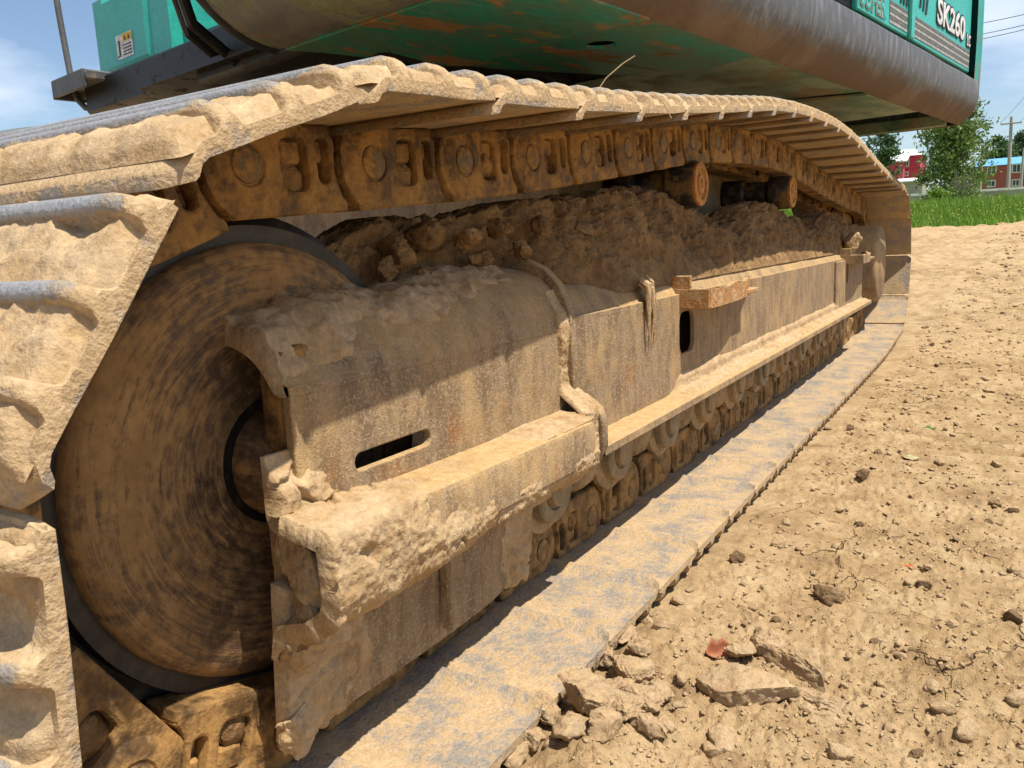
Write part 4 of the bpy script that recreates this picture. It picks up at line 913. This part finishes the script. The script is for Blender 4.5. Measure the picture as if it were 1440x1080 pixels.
for k in range(16):
    y = 1.60 + rs_.uniform(-0.022, 0.022); z0 = 0.572 - rs_.uniform(0, 0.02); x = -0.648 + rs_.uniform(-0.003, 0.006); ln = rs_.uniform(0.05, 0.125)
    rt_.tube([(x - 0.014, y, z0 + 0.012), (x, y, z0), (x + rs_.uniform(-0.003, 0.004), y + rs_.uniform(-0.006, 0.006), z0 - ln * 0.5), (x + rs_.uniform(-0.004, 0.003), y + rs_.uniform(-0.012, 0.012), z0 - ln)], [0.004, rs_.uniform(0.003, 0.006), rs_.uniform(0.0025, 0.005), 0.001], 6)
tag(put('root_clump', rt_.mesh('root_clump'), M_mud), 'ragged clump of muddy dry roots hanging over the frame side', 'roots')
# ================================================================== clods
def clod_mesh(seed, sub=4, flat=0.72, rough=1.0):
    bm = bmesh.new(); bmesh.ops.create_icosphere(bm, subdivisions=sub, radius=1.0)
    V = np.array([v.co[:] for v in bm.verts]); F = [[v.index for v in f.verts] for f in bm.faces]; bm.free()
    rs = np.random.RandomState(seed + 300)
    V = V * (1 + 0.35 * fbm(V * 1.1 + seed * 5.1, 2, s=seed))[:, None]
    for k in range(9):
        n = rs.normal(0, 1, 3); n /= np.linalg.norm(n); d = rs.uniform(0.5, 0.85); e = V @ n - d
        V = V - np.maximum(e, 0)[:, None] * n * 0.88
    nn = V / (np.linalg.norm(V, axis=1, keepdims=True) + 1e-6)
    d = 0.10 * fbm(V * 2.7 + seed, 4, 0.6, s=seed + 40) + 0.07 * billow(V * 5.5 + seed, 4, 0.65, s=seed + 60) + 0.03 * fbm(V * 15, 2, s=seed + 9)
    V = (V + nn * (d * rough)[:, None]) * np.array([1.1, 0.75 + 0.4 * rs.rand(), flat])
    return mesh_np('soil_clod', V, np.array(F))
clods = [clod_mesh(k) for k in range(8)]
for c in clods: c.materials.append(M_soil)
clods_d = [clod_mesh(20 + k, 4, 0.8, 2.0) for k in range(3)]
for c in clods_d: c.materials.append(M_soild)
slabs_ = [clod_mesh(40 + k, 5, 0.5, 1.3) for k in range(4)]
for c in slabs_: c.materials.append(M_soil)
def gz(x, y): return float(ground_z(np.array([x]), np.array([y]))[0])
def drop(me, u, v, size, label, cat='clod', group=None, name='soil_clod', sink=0.25, rot=None, sxyz=(1, 1, 1), zbase=None, seed=None):
    p = at_z(u, v, 0.0); x, y = p[0], p[1]; z = gz(x, y) if zbase is None else zbase
    rs = random.Random(seed if seed is not None else int(u * 31 + v))
    rt = Matrix.Rotation(rs.uniform(0, 6.28) if rot is None else rot, 4, 'Z') @ Matrix.Rotation(rs.uniform(-0.3, 0.3), 4, 'X')
    M = Matrix.Translation((x, y, z + size * (0.5 - sink) + (0.013 if size == 1.0 else 0))) @ rt @ Matrix.Diagonal((size * sxyz[0], size * sxyz[1], size * sxyz[2], 1))
    return tag(put(name, me, None, None, M), label, cat, group)
PILE = 'broken clods piled against the track edge'
for k, (u, v, s) in enumerate([(812, 985, 0.050), (850, 930, 0.034), (868, 985, 0.040), (835, 1030, 0.042), (890, 960, 0.030), (905, 1005, 0.034), (770, 1020, 0.030), (745, 1050, 0.030), (880, 1035, 0.030), (925, 985, 0.024), (850, 890, 0.022), (878, 905, 0.024), (900, 930, 0.020), (800, 1062, 0.028), (720, 1065, 0.026), (915, 1050, 0.024), (850, 1065, 0.026), (930, 890, 0.016), (905, 870, 0.018), (955, 845, 0.014), (890, 862, 0.013), (935, 1035, 0.016), (787, 960, 0.02), (765, 985, 0.018)] + [(random.gauss(850, 55), random.gauss(975, 55), random.uniform(0.006, 0.013)) for _ in range(60)]):
    mk = lump_mesh(70 + k, (s * 1.15, s * (0.75 + 0.05 * (k % 5)), s * 0.62), 5 if s > 0.028 else 4) if s > 0.019 else None
    if mk: mk.materials.append(M_soilr)
    drop(mk or clods[k % 8], u, v, 1.0 if mk else s, 'large broken clod in the pile against the lower track edge' if s > 0.028 else 'small broken clod in the pile against the lower track edge', 'clod', PILE, sink=0.500 if mk else 0.30)
for k, (u, v, dims, rt, lab_) in enumerate([(1050, 985, (0.072, 0.050, 0.034), 0.7, 'thick flat slab of dried soil lying in the open'), (1128, 945, (0.078, 0.024, 0.028), -0.55, 'long narrow ridge of dried soil beside the flat slab'),
        (1090, 918, (0.034, 0.030, 0.026), 0.3, 'crumbled soil lump behind the flat slab'), (1150, 985, (0.045, 0.018, 0.010), -0.1, 'low flaky soil plate past the narrow ridge'), (1040, 925, (0.022, 0.018, 0.012), 0.2, 'small crumbled lump between the reddish leaf and the flat slab')]):
    me_ = lump_mesh(k, dims); me_.materials.append(M_soilr); drop(me_, u, v, 1.0, lab_, 'clod', None, 'soil_slab', 0.5, rt)
    bpy.context.view_layer.update()
for k in range(30): drop(clods[k % 8], random.gauss(1100, 60), random.gauss(965, 38), random.uniform(0.005, 0.010), 'small crumb of dry soil broken off around the flat slab', 'clod', 'crumbs around the flat slab', sink=0.3)
drop(clods_d[0], 1168, 838, 0.030, 'dark ragged lump of damp soil alone on the pale ground', 'clod')
drop(clods_d[1], 1213, 678, 0.020, 'dark angular clod on smooth ground beyond the ragged lump', 'clod')
LOOSE = 'loose clods scattered over the soil'
loose = [(1036, 790, 0.022), (1096, 768, 0.024), (1125, 778, 0.012), (1175, 772, 0.014), (1220, 782, 0.013), (1300, 825, 0.018), (1280, 820, 0.014), (1305, 798, 0.013), (1360, 852, 0.012), (1400, 712, 0.026), (1425, 875, 0.020), (1330, 930, 0.010), (1240, 960, 0.012), (1015, 1045, 0.034), (1000, 1060, 0.02), (1090, 870, 0.012), (1090, 962, 0.014), (1360, 1030, 0.024), (1325, 1000, 0.020), (1310, 965, 0.016), (1288, 1055, 0.012), (1180, 1062, 0.020), (1385, 800, 0.011), (1430, 800, 0.016), (1345, 760, 0.012), (1390, 735, 0.012), (970, 828, 0.010), (1045, 822, 0.010), (1143, 810, 0.010),
         (1302, 462, 0.030), (1310, 487, 0.022), (1378, 390, 0.05), (1290, 472, 0.018), (1275, 565, 0.018), (1310, 565, 0.022), (1235, 640, 0.018), (1360, 545, 0.012), (1320, 660, 0.02), (1400, 660, 0.016), (1165, 600, 0.016), (1195, 605, 0.02), (1345, 600, 0.014), (1420, 575, 0.016), (1300, 520, 0.016), (1390, 470, 0.02), (1420, 430, 0.026), (1340, 430, 0.02), (1330, 380, 0.04), (1400, 350, 0.06), (1350, 345, 0.06), (1425, 720, 0.016), (1260, 735, 0.013), (1180, 720, 0.012), (1105, 740, 0.016), (1150, 690, 0.012), (1210, 740, 0.011), (1260, 690, 0.011), (1430, 990, 0.018), (1400, 940, 0.014), (1250, 1020, 0.013), (1230, 900, 0.011), (1120, 880, 0.010), (1060, 850, 0.012), (985, 905, 0.010), (1340, 880, 0.012)]
for k, (u, v, s) in enumerate(loose):
    drop(clods[k % 8] if k % 5 else clods_d[k % 3], u, v, s * 0.8, 'small loose clod of dry soil on open ground', 'clod', LOOSE, sink=0.2)
# crumb stuff: thousands of small grains
def crumbs(n):
    th_ = np.radians(RNG.uniform(-44, 4, n)); r = np.exp(RNG.uniform(math.log(0.7), math.log(22.0), n))
    X = r * np.sin(th_); Y = r * np.cos(th_)
    dens = fbm(P3(X * 3, Y * 3, 7), 3, s=131); keep = (X > -0.46 + 0.03 * RNG.rand(n)) & (dens + RNG.uniform(-0.5, 0.5, n) > -0.05)
    X, Y, r = X[keep], Y[keep], r[keep]; n = len(X)
    s = (0.0010 + 0.0045 * RNG.rand(n) ** 6) * np.clip(r / 1.3, 0.8, 14) ** 0.8
    Z = ground_z(X, Y) + s * 0.25
    base = np.array([(1, 0, 0), (-1, 0, 0), (0, 1, 0), (0, -1, 0), (0, 0, 1), (0, 0, -1)], float)
    fc = np.array([(0, 2, 4), (2, 1, 4), (1, 3, 4), (3, 0, 4), (2, 0, 5), (1, 2, 5), (3, 1, 5), (0, 3, 5)])
    a = RNG.uniform(0, 6.28, n); c, sn = np.cos(a), np.sin(a)
    off = base[None] * s[:, None, None] * RNG.uniform(0.55, 1.45, (n, 6, 1)) * np.stack([RNG.uniform(0.7, 1.6, n), RNG.uniform(0.6, 1.1, n), RNG.uniform(0.4, 0.8, n)], 1)[:, None, :]
    x = off[..., 0] * c[:, None] - off[..., 1] * sn[:, None]; y = off[..., 0] * sn[:, None] + off[..., 1] * c[:, None]
    V = np.stack([X[:, None] + x, Y[:, None] + y, Z[:, None] + off[..., 2]], -1).reshape(-1, 3)
    F = (fc[None] + (np.arange(n) * 6)[:, None, None]).reshape(-1, 3)
    return mesh_np('soil_crumbs', V, F, False)
o = stuff(put('soil_crumbs', crumbs(85000), M_crumb)); o['label'] = 'fine crumbs of dry soil strewn over the ground'
# crumbs lying on the lower shoes
def leaf(name, u, v, size, mat, label, curl, zoff=0.0, rotz=0.0, tilt=0.0, zb=None, group=None):
    g = []
    for i in np.linspace(-1, 1, 11):
        wdt = (0.55 + 0.16 * math.sin(7 * i + size * 900)) * (1 - abs(i) ** 1.6) + 0.02
        for j in np.linspace(-1, 1, 7): g.append((i, j * wdt, curl * abs(j * wdt) ** 1.5 * (1.2 if j > 0 else 0.6) + 0.35 * curl * i * i + 0.07 * math.sin(5 * i + 3 * j)))
    V = np.array(g); T = grid_faces(11, 7)
    me = mesh_np(name, V, T); me.materials.append(mat)
    p = at_z(u, v, 0.0); z = (gz(p[0], p[1]) if zb is None else zb) + zoff
    M = Matrix.Translation((p[0], p[1], z)) @ Matrix.Rotation(rotz, 4, 'Z') @ Matrix.Rotation(tilt, 4, 'X') @ Matrix.Diagonal((size, size, size, 1))
    o = tag(put(name, me, None, None, M), label, 'leaf', group)
    md = o.modifiers.new('thick', 'SOLIDIFY'); md.thickness = 0.03
    return o
leaf('dry_leaf', 1008, 922, 0.026, M_dry, 'curled reddish dry leaf lying on cracked soil', 1.7, 0.008, 0.9, 0.55)
leaf('dry_leaf', 1306, 601, 0.022, M_gleaf, 'small green leaf lying flat on the soil', 0.3, 0.004, 0.1, 0.1)
leaf('dry_leaf', 1281, 650, 0.026, M_pale, 'pale straw coloured leaf lying flat on the soil', 0.25, 0.004, -0.2, 0.1)
o = leaf('dry_leaf', 993, 748, 0.026, M_tanleaf, 'brown dry leaf standing upright on a stalk by the track edge', 0.9, 0.030, 0.9, 1.25)
p = at_z(993, 752, 0.0); put('stalk', MB().tube([(p[0], p[1], gz(p[0], p[1]) - 0.004), (p[0] - 0.002, p[1], gz(p[0], p[1]) + 0.03)], 0.0012, 6).mesh('stalk'), M_tanleaf, o)
ch = MB().box(-1, 1, -0.7, 0.7, -0.3, 0.3, 0.15).mesh('plastic_chip'); ch.materials.append(M_chip)
drop(ch, 1278, 791, 0.0065, 'tiny bright orange plastic chip on the soil', 'chip', None, 'plastic_chip', 0.1)
# straws caught on the top shoes
tag(put('straw', MB().tube([(-0.60, 1.27, 0.905), (-0.585, 1.275, 0.925), (-0.560, 1.285, 0.945), (-0.54, 1.29, 0.955)], 0.0009, 6).mesh('straw'), M_straw), 'pale straw stem sticking up from the top shoes', 'straw')
tag(put('straw', MB().tube([(-0.512, 1.30, 0.895), (-0.50, 1.31, 0.880), (-0.492, 1.325, 0.855)], 0.0009, 6).mesh('straw'), M_straw), 'thin straw stem hanging from a top shoe edge', 'straw')

# ================================================================== background
# grass on the bank
def grass(n, y0, y1, h):
    Y = RNG.uniform(y0, y1, n); X = RNG.uniform(-0.30, 0.10, n) * Y - 0.02 * Y
    keep = fbm(P3(X * 0.7, Y * 0.7, 2), 3, s=141) + RNG.uniform(-0.35, 0.6, n) + (Y - y0) * 0.3 - 0.3 > 0
    X, Y = X[keep], Y[keep]; n = len(X); Z = ground_z(X, Y)
    hh = h * RNG.uniform(0.4, 1.15, n) * (0.7 + 0.6 * sstep(y0, y1, Y)); w = 0.016 * RNG.uniform(0.6, 1.5, n); a = RNG.uniform(0, 6.28, n); ln = RNG.uniform(0.1, 0.5, n) * hh
    dx, dy = np.cos(a), np.sin(a); b = RNG.uniform(0, 6.28, n); lx, ly = np.cos(b) * ln, np.sin(b) * ln
    V = np.stack([P3(X - dx * w, Y - dy * w, Z), P3(X + dx * w, Y + dy * w, Z), P3(X + dx * w * 0.7 + lx * 0.4, Y + dy * w * 0.7 + ly * 0.4, Z + hh * 0.6), P3(X - dx * w * 0.7 + lx * 0.4, Y - dy * w * 0.7 + ly * 0.4, Z + hh * 0.6), P3(X + lx, Y + ly, Z + hh)], 1).reshape(-1, 3)
    k = np.arange(n) * 5; F = [[i, i + 1, i + 2, i + 3] for i in k] + [[i + 3, i + 2, i + 4] for i in k]
    return V.tolist(), F
V, F = grass(26000, 26.2, 35, 0.42); me = mesh_np('grass', np.array(V), F)
o = stuff(put('grass', me, M_grass)); o['label'] = 'bright green grass and weeds on the bank'
n = 130; Yf = RNG.uniform(26.6, 33, n); Xf = RNG.uniform(-0.16, 0.03, n) * Yf; Zf = ground_z(Xf, Yf) + RNG.uniform(0.2, 0.5, n)
q = np.array([(1, 0, 0), (-1, 0, 0), (0, 1, 0), (0, -1, 0), (0, 0, 1), (0, 0, -1)]) * 0.022
V = (P3(Xf, Yf, Zf)[:, None, :] + q[None]).reshape(-1, 3); fc = np.array([(0, 2, 4), (2, 1, 4), (1, 3, 4), (3, 0, 4), (2, 0, 5), (1, 2, 5), (3, 1, 5), (0, 3, 5)])
o = stuff(put('grass_flowers', mesh_np('grass_flowers', V, (fc[None] + (np.arange(n) * 6)[:, None, None]).reshape(-1, 3)), M_flower)); o['label'] = 'pale yellow flower heads among the grass'
def tz_(x, y): return float(terrain(np.array([x]), np.array([y]))[0])
def tree(u, Y, vtop, width_px, mat, label, seed, nclump=120, leaf_sz=0.10, per=45, low=0.2, group=None, dense=1.0, twigs=True):
    rs = np.random.RandomState(seed); b = at_y(u, 300, Y); x0 = b[0]; z0 = tz_(x0, Y) - 0.1
    top = at_y(u, vtop, Y)[2]; H = top - z0; W = abs(at_y(u + width_px / 2, 250, Y)[0] - at_y(u - width_px / 2, 250, Y)[0]) / 2
    rt = empty('tree', (x0, Y, z0)); tag(rt, label, 'tree', group)
    mb = MB(); lean = rs.uniform(-0.05, 0.05)
    tr = [(x0 + lean * H * f, Y, z0 + H * 0.85 * f) for f in np.linspace(0, 1, 8)]; mb.tube(tr, [0.028 * H * (1 - 0.85 * f) for f in np.linspace(0, 1, 8)], 8)
    tips = []
    for k in range(26):
        f = rs.uniform(low, 0.9); a = rs.uniform(0, 6.28); ln = W * rs.uniform(0.6, 1.0) * (1 - 0.55 * max(0, f - 0.4)); p = np.array([x0 + lean * H * f * 0.85, Y, z0 + H * 0.8 * f])
        e = p + np.array([math.cos(a) * ln, math.sin(a) * ln, H * rs.uniform(0.08, 0.25)]); m_ = (p + e) / 2 + np.array([0, 0, 0.03 * H])
        mb.tube([p, m_, e], [0.009 * H, 0.006 * H, 0.002 * H], 5); tips += [m_, e, (m_ + e) / 2]
    put('trunk', mb.mesh('trunk'), M_bark, rt)
    C = []
    while len(C) < nclump:
        if rs.rand() < 0.5: c = tips[rs.randint(len(tips))] + rs.normal(0, 0.12 * W, 3)
        else:
            a = rs.uniform(0, 6.28); f = rs.uniform(low, 1); rad = W * (math.sin(math.pi * min(1, (f - low) / (1.02 - low)) ** 0.7) ** 0.6) * rs.uniform(0.25, 1.05)
            c = np.array([x0 + math.cos(a) * rad, Y + math.sin(a) * rad, z0 + H * f])
        C.append(c)
    C = np.array(C); n = nclump * per; cc = np.repeat(C, per, 0); cs = np.repeat(rs.uniform(0.5, 1.2, nclump), per) * 0.14 * W * 1.4
    P = cc + rs.normal(0, 1, (n, 3)) * cs[:, None] * np.array([1, 1, 0.8]); P[:, 2] = np.clip(P[:, 2], z0 + low * H * 0.6, z0 + H * 1.02)
    u1 = rs.normal(0, 1, (n, 3)); u1 /= np.linalg.norm(u1, axis=1, keepdims=True); u2 = np.cross(u1, rs.normal(0, 1, (n, 3))); u2 /= np.linalg.norm(u2, axis=1, keepdims=True)
    s = leaf_sz * rs.uniform(0.5, 1.3, n)[:, None]
    V = np.stack([P - u1 * s, P + u2 * s * 0.45, P + u1 * s, P - u2 * s * 0.45], 1).reshape(-1, 3)
    put('crown', mesh_np('crown', V, np.arange(n * 4).reshape(-1, 4)), mat, rt)
tree(1338, 46, 138, 108, M_leafA, 'loose light green willow tree growing behind the grass bank', 3, 210, 0.105, 56, 0.12)
tree(1238, 95, 178, 48, M_leafB, 'dark green tree beside the pink house', 5, 110, 0.20, 45, 0.15)
tree(1400, 235, 190, 46, M_leafB, 'dusky dark tree behind the blue-roofed house', 6, 110, 0.5, 45, 0.2, 'trees behind the blue-roofed house')
tree(1432, 240, 186, 40, M_leafB, 'dusky dark tree behind the blue-roofed house', 8, 100, 0.5, 45, 0.2, 'trees behind the blue-roofed house')
tree(1462, 238, 192, 40, M_leafB, 'dusky dark tree behind the blue-roofed house', 9, 100, 0.5, 45, 0.2, 'trees behind the blue-roofed house')
def bush(u, Y, vtop, wpx, mat, label, seed, n=5000, sz=0.06, name='bush', cat='bush'):
    rs = np.random.RandomState(seed); b = at_y(u, 300, Y); x0 = b[0]; z0 = tz_(x0, Y); H = at_y(u, vtop, Y)[2] - z0; W = abs(at_y(u + wpx / 2, 280, Y)[0] - at_y(u - wpx / 2, 280, Y)[0]) / 2
    rt = empty(name, (x0, Y, z0)); tag(rt, label, cat)
    mb = MB()
    for k in range(34):
        a = rs.uniform(0, 6.28); r = W * rs.uniform(0.1, 1.0); h = H * rs.uniform(0.6, 1.1); mb.tube([(x0 + 0.2 * r * math.cos(a), Y + 0.2 * r * math.sin(a), z0 - 0.05), (x0 + 0.6 * r * math.cos(a), Y + 0.6 * r * math.sin(a), z0 + h * 0.6), (x0 + r * math.cos(a), Y + r * math.sin(a), z0 + h)], [0.02, 0.014, 0.005], 5)
    put('stems', mb.mesh('stems'), M_twig, rt)
    C = np.stack([rs.normal(0, 0.5 * W, 60), rs.normal(0, 0.5 * W, 60), rs.uniform(0.05, 0.85, 60) * H], 1); cc = C[rs.randint(60, size=n)]
    P = cc + rs.normal(0, 0.12, (n, 3)) * W; P[:, 2] = np.abs(P[:, 2]); P += np.array([x0, Y, z0])
    u1 = rs.normal(0, 1, (n, 3)); u1 /= np.linalg.norm(u1, axis=1, keepdims=True); u2 = np.cross(u1, rs.normal(0, 1, (n, 3))); u2 /= np.linalg.norm(u2, axis=1, keepdims=True); s = sz * rs.uniform(0.5, 1.3, n)[:, None]
    put('foliage', mesh_np('foliage', np.stack([P - u1 * s, P + u2 * s * 0.5, P + u1 * s, P - u2 * s * 0.5], 1).reshape(-1, 3), np.arange(n * 4).reshape(-1, 4)), mat, rt)
bush(1316, 37, 258, 26, M_grass, 'small bright green bush at the edge of the grass', 11, 4500, 0.05)
bush(1352, 42, 240, 52, M_leafA, 'tangle of grey twigs and leaves below the willow', 12, 2200, 0.05)
bush(1408, 40, 268, 14, M_grass, 'small green weed clump before the grey wall', 13, 1800, 0.045)
# houses
def house(name, u0, u1, v_eave, v_ridge, v_base, Y, depth, wall, roof, label, wins, hip=False, lift=0.0):
    A, Bp = at_y(u0, v_base, Y), at_y(u1, v_base, Y); x0, x1 = A[0], Bp[0]; zb = min(tz_(x0, Y), A[2]) - 0.5; ze = at_y((u0 + u1) / 2, v_eave, Y)[2]; zr = at_y((u0 + u1) / 2, v_ridge, Y)[2]
    rt = empty(name, ((x0 + x1) / 2, Y, zb)); tag(rt, label, 'house')
    put('wall', MB().box(x0, x1, Y, Y + depth, zb, ze, 0).mesh('wall', False), wall, rt)
    ov = 0.35; ym = Y + depth / 2; hx = (x1 - x0) * 0.32 if hip else 0
    V = [(x0 - ov, Y - ov, ze - 0.05), (x1 + ov, Y - ov, ze - 0.05), (x1 + ov, Y + depth + ov, ze - 0.05), (x0 - ov, Y + depth + ov, ze - 0.05), (x0 - ov + hx, ym, zr), (x1 + ov - hx, ym, zr)]
    put('roof', MB().add(V, [[0, 1, 5, 4], [1, 2, 5], [2, 3, 4, 5], [3, 0, 4], [0, 3, 2, 1]]).mesh('roof', False), roof, rt)
    for (ua, ub, va, vb) in wins:
        xa, xb = at_y(ua, va, Y)[0], at_y(ub, va, Y)[0]; zt, zbm = at_y((ua + ub) / 2, va, Y)[2], at_y((ua + ub) / 2, vb, Y)[2]; fw = 0.16
        w = put('window', MB().box(xa + fw, xb - fw, Y - 0.06, Y + 0.02, zbm + fw, zt - fw, 0).mesh('window', False), M_glass, rt)
        fb = MB().box(xa, xa + fw, Y - 0.10, Y + 0.01, zbm, zt, 0).box(xb - fw, xb, Y - 0.10, Y + 0.01, zbm, zt, 0).box(xa + fw, xb - fw, Y - 0.10, Y + 0.01, zt - fw, zt, 0).box(xa + fw, xb - fw, Y - 0.10, Y + 0.01, zbm, zbm + fw, 0)
        fb.box((xa + xb) / 2 - 0.05, (xa + xb) / 2 + 0.05, Y - 0.09, Y - 0.01, zbm + fw, zt - fw, 0); put('frame', fb.mesh('frame', False), M_frw, w)
    return rt, x0, x1, zb, ze
house('brick_house', 1368, 1475, 230.5, 219, 268, 180, 9, M_brick, M_roofb, 'dark red brick house with a blue metal roof', [(1388.5, 1401.5, 232.8, 245), (1423.5, 1436.5, 230.5, 243), (1388, 1400.5, 253.5, 263), (1423, 1434.5, 252, 262), (1455, 1467, 229, 241)])
house('pink_house', 1240, 1293, 219.5, 207, 250, 120, 9, M_pink, M_roofw, 'bright pink two storey house with a white hipped roof', [(1270.5, 1279, 223, 235), (1269.5, 1278, 241, 248)], True)
# lower wing of the pink house
rt = empty('pink_annex', tuple(at_y(1262, 246, 118)))
tag(rt, 'low pink wing with a white lean-to roof before the pink house', 'house')
a, b = at_y(1246, 246, 118), at_y(1270, 246, 118); ze = at_y(1260, 227, 118)[2]
put('wall', MB().box(a[0], b[0], 117.4, 119.5, a[2] - 6, ze, 0).mesh('wall', False), M_pink, rt)
put('roof', MB().add([(a[0] - 0.2, 117.0, ze - 0.05), (b[0] + 0.5, 117.0, ze - 0.05), (b[0] + 0.5, 119.9, ze + 0.8), (a[0] - 0.2, 119.9, ze + 0.8), (a[0] - 0.2, 117.0, ze - 0.2), (b[0] + 0.5, 117.0, ze - 0.2), (b[0] + 0.5, 119.9, ze + 0.6), (a[0] - 0.2, 119.9, ze + 0.6)], [[0, 1, 2, 3], [4, 7, 6, 5], [0, 4, 5, 1], [1, 5, 6, 2], [2, 6, 7, 3], [3, 7, 4, 0]]).mesh('roof', False), M_roofw, rt)
# shed with white roof and long grey wall
def shed():
    Y = 75; a, b = at_y(1255, 262, Y), at_y(1297, 262, Y); zr = at_y(1276, 247, Y)[2]; ze = at_y(1276, 254.5, Y)[2]
    rt = empty('shed', tuple(a)); tag(rt, 'low grey shed with a white roof below the pink house', 'shed')
    put('wall', MB().box(a[0], b[0], Y, Y + 4, tz_(a[0], Y) - 0.5, ze, 0).mesh('wall', False), M_conc, rt)
    put('roof', MB().add([(a[0], Y - 0.3, ze), (b[0], Y - 0.3, ze), (b[0], Y + 4, zr), (a[0], Y + 4, zr), (a[0], Y - 0.3, ze - 0.1), (b[0], Y - 0.3, ze - 0.1), (b[0], Y + 4, zr - 0.1), (a[0], Y + 4, zr - 0.1)], [[0, 1, 2, 3], [4, 7, 6, 5], [0, 4, 5, 1], [1, 5, 6, 2], [2, 6, 7, 3], [3, 7, 4, 0]]).mesh('roof', False), M_roofw, rt)
shed()
def wall():
    Y = 62; a, b = at_y(1280, 285, Y), at_y(1500, 285, Y); zt = at_y(1400, 265, Y)[2]
    rt = empty('boundary_wall', tuple(a)); tag(rt, 'long grey boundary wall with a pale coping below the brick house', 'wall')
    put('wall_body', MB().box(a[0], b[0], Y, Y + 0.3, tz_(a[0], Y) - 0.5, zt - 0.15, 0).mesh('wall_body', False), M_conc, rt)
    put('coping', MB().box(a[0], b[0], Y - 0.06, Y + 0.36, zt - 0.15, zt, 0).mesh('coping', False), M_roofw, rt)
wall()
def pole(u0, v0, u1, v1, Y, r, label, arm=True):
    b, t = at_y(u0, v0, Y), at_y(u1, v1, Y); b[2] = min(b[2], tz_(b[0], Y)) - 0.3
    rt = empty('utility_pole', tuple(b)); tag(rt, label, 'pole')
    put('shaft', MB().tube([b, (b + t) / 2, t], [r, r * 0.85, r * 0.65], 10).mesh('shaft'), M_pole, rt)
    if arm:
        d = t - b; z = t - d * 0.075; put('cross_arm', MB().box(z[0] - 0.75, z[0] + 0.75, Y - 0.16, Y - 0.06, z[2] - 0.05, z[2] + 0.05, 0).mesh('cross_arm'), M_pole, rt)
        for s in (-0.7, 0.7): put('insulator', MB().tube([(z[0] + s, Y - 0.1, z[2] + 0.04), (z[0] + s, Y - 0.1, z[2] + 0.14), (z[0] + s, Y - 0.1, z[2] + 0.24)], [0.05, 0.07, 0.03], 8).mesh('insulator'), M_frw, rt)
    return t
t1 = pole(1416.5, 287, 1422.5, 164, 80, 0.17, 'tall concrete pole with a cross arm before the brick house')
pole(1378, 265, 1382, 200, 100, 0.16, 'bare pole between the willow and the brick house', False)
pole(1433.5, 282, 1440, 208, 70, 0.11, 'thin post before the brick house', False)
pole(1358, 262, 1361, 172, 95, 0.15, 'slim pole rising behind the willow crown', False)
for k, ((u0, v0), (u1, v1)) in enumerate((((1340, 39), (1520, 0)), ((1340, 55), (1520, 14)), ((1340, 62), (1520, 20)))):
    a, b = at_y(u0, v0, 60), at_y(u1, v1, 52); m_ = [a + (b - a) * f - np.array([0, 0, 0.12 * 4 * f * (1 - f)]) for f in np.linspace(0, 1, 12)]
    a2 = a + (a - b) * 3; b2 = b + (b - a) * 2
    tag(put('power_cable', MB().tube([a2] + m_ + [b2], 0.018, 6).mesh('power_cable'), M_wire), ['highest of three parallel power cables crossing the sky', 'middle of three parallel power cables crossing the sky', 'lowest of three parallel power cables crossing the sky'][k], 'cable')
for s in (-0.7, 0.7):
    p0 = np.array([t1[0] + s, 79.9, t1[2] - 0.35]); p1 = np.array([t1[0] + s + 6, 40.0, t1[2] + 5.5])
    tag(put('power_cable', MB().tube([p0 + (p1 - p0) * f - np.array([0, 0, 1.2 * 4 * f * (1 - f)]) for f in np.linspace(0, 1, 16)], 0.014, 6).mesh('power_cable'), M_wire), 'thin cable running off the cross arm of the concrete pole', 'cable', 'cables on the concrete pole')
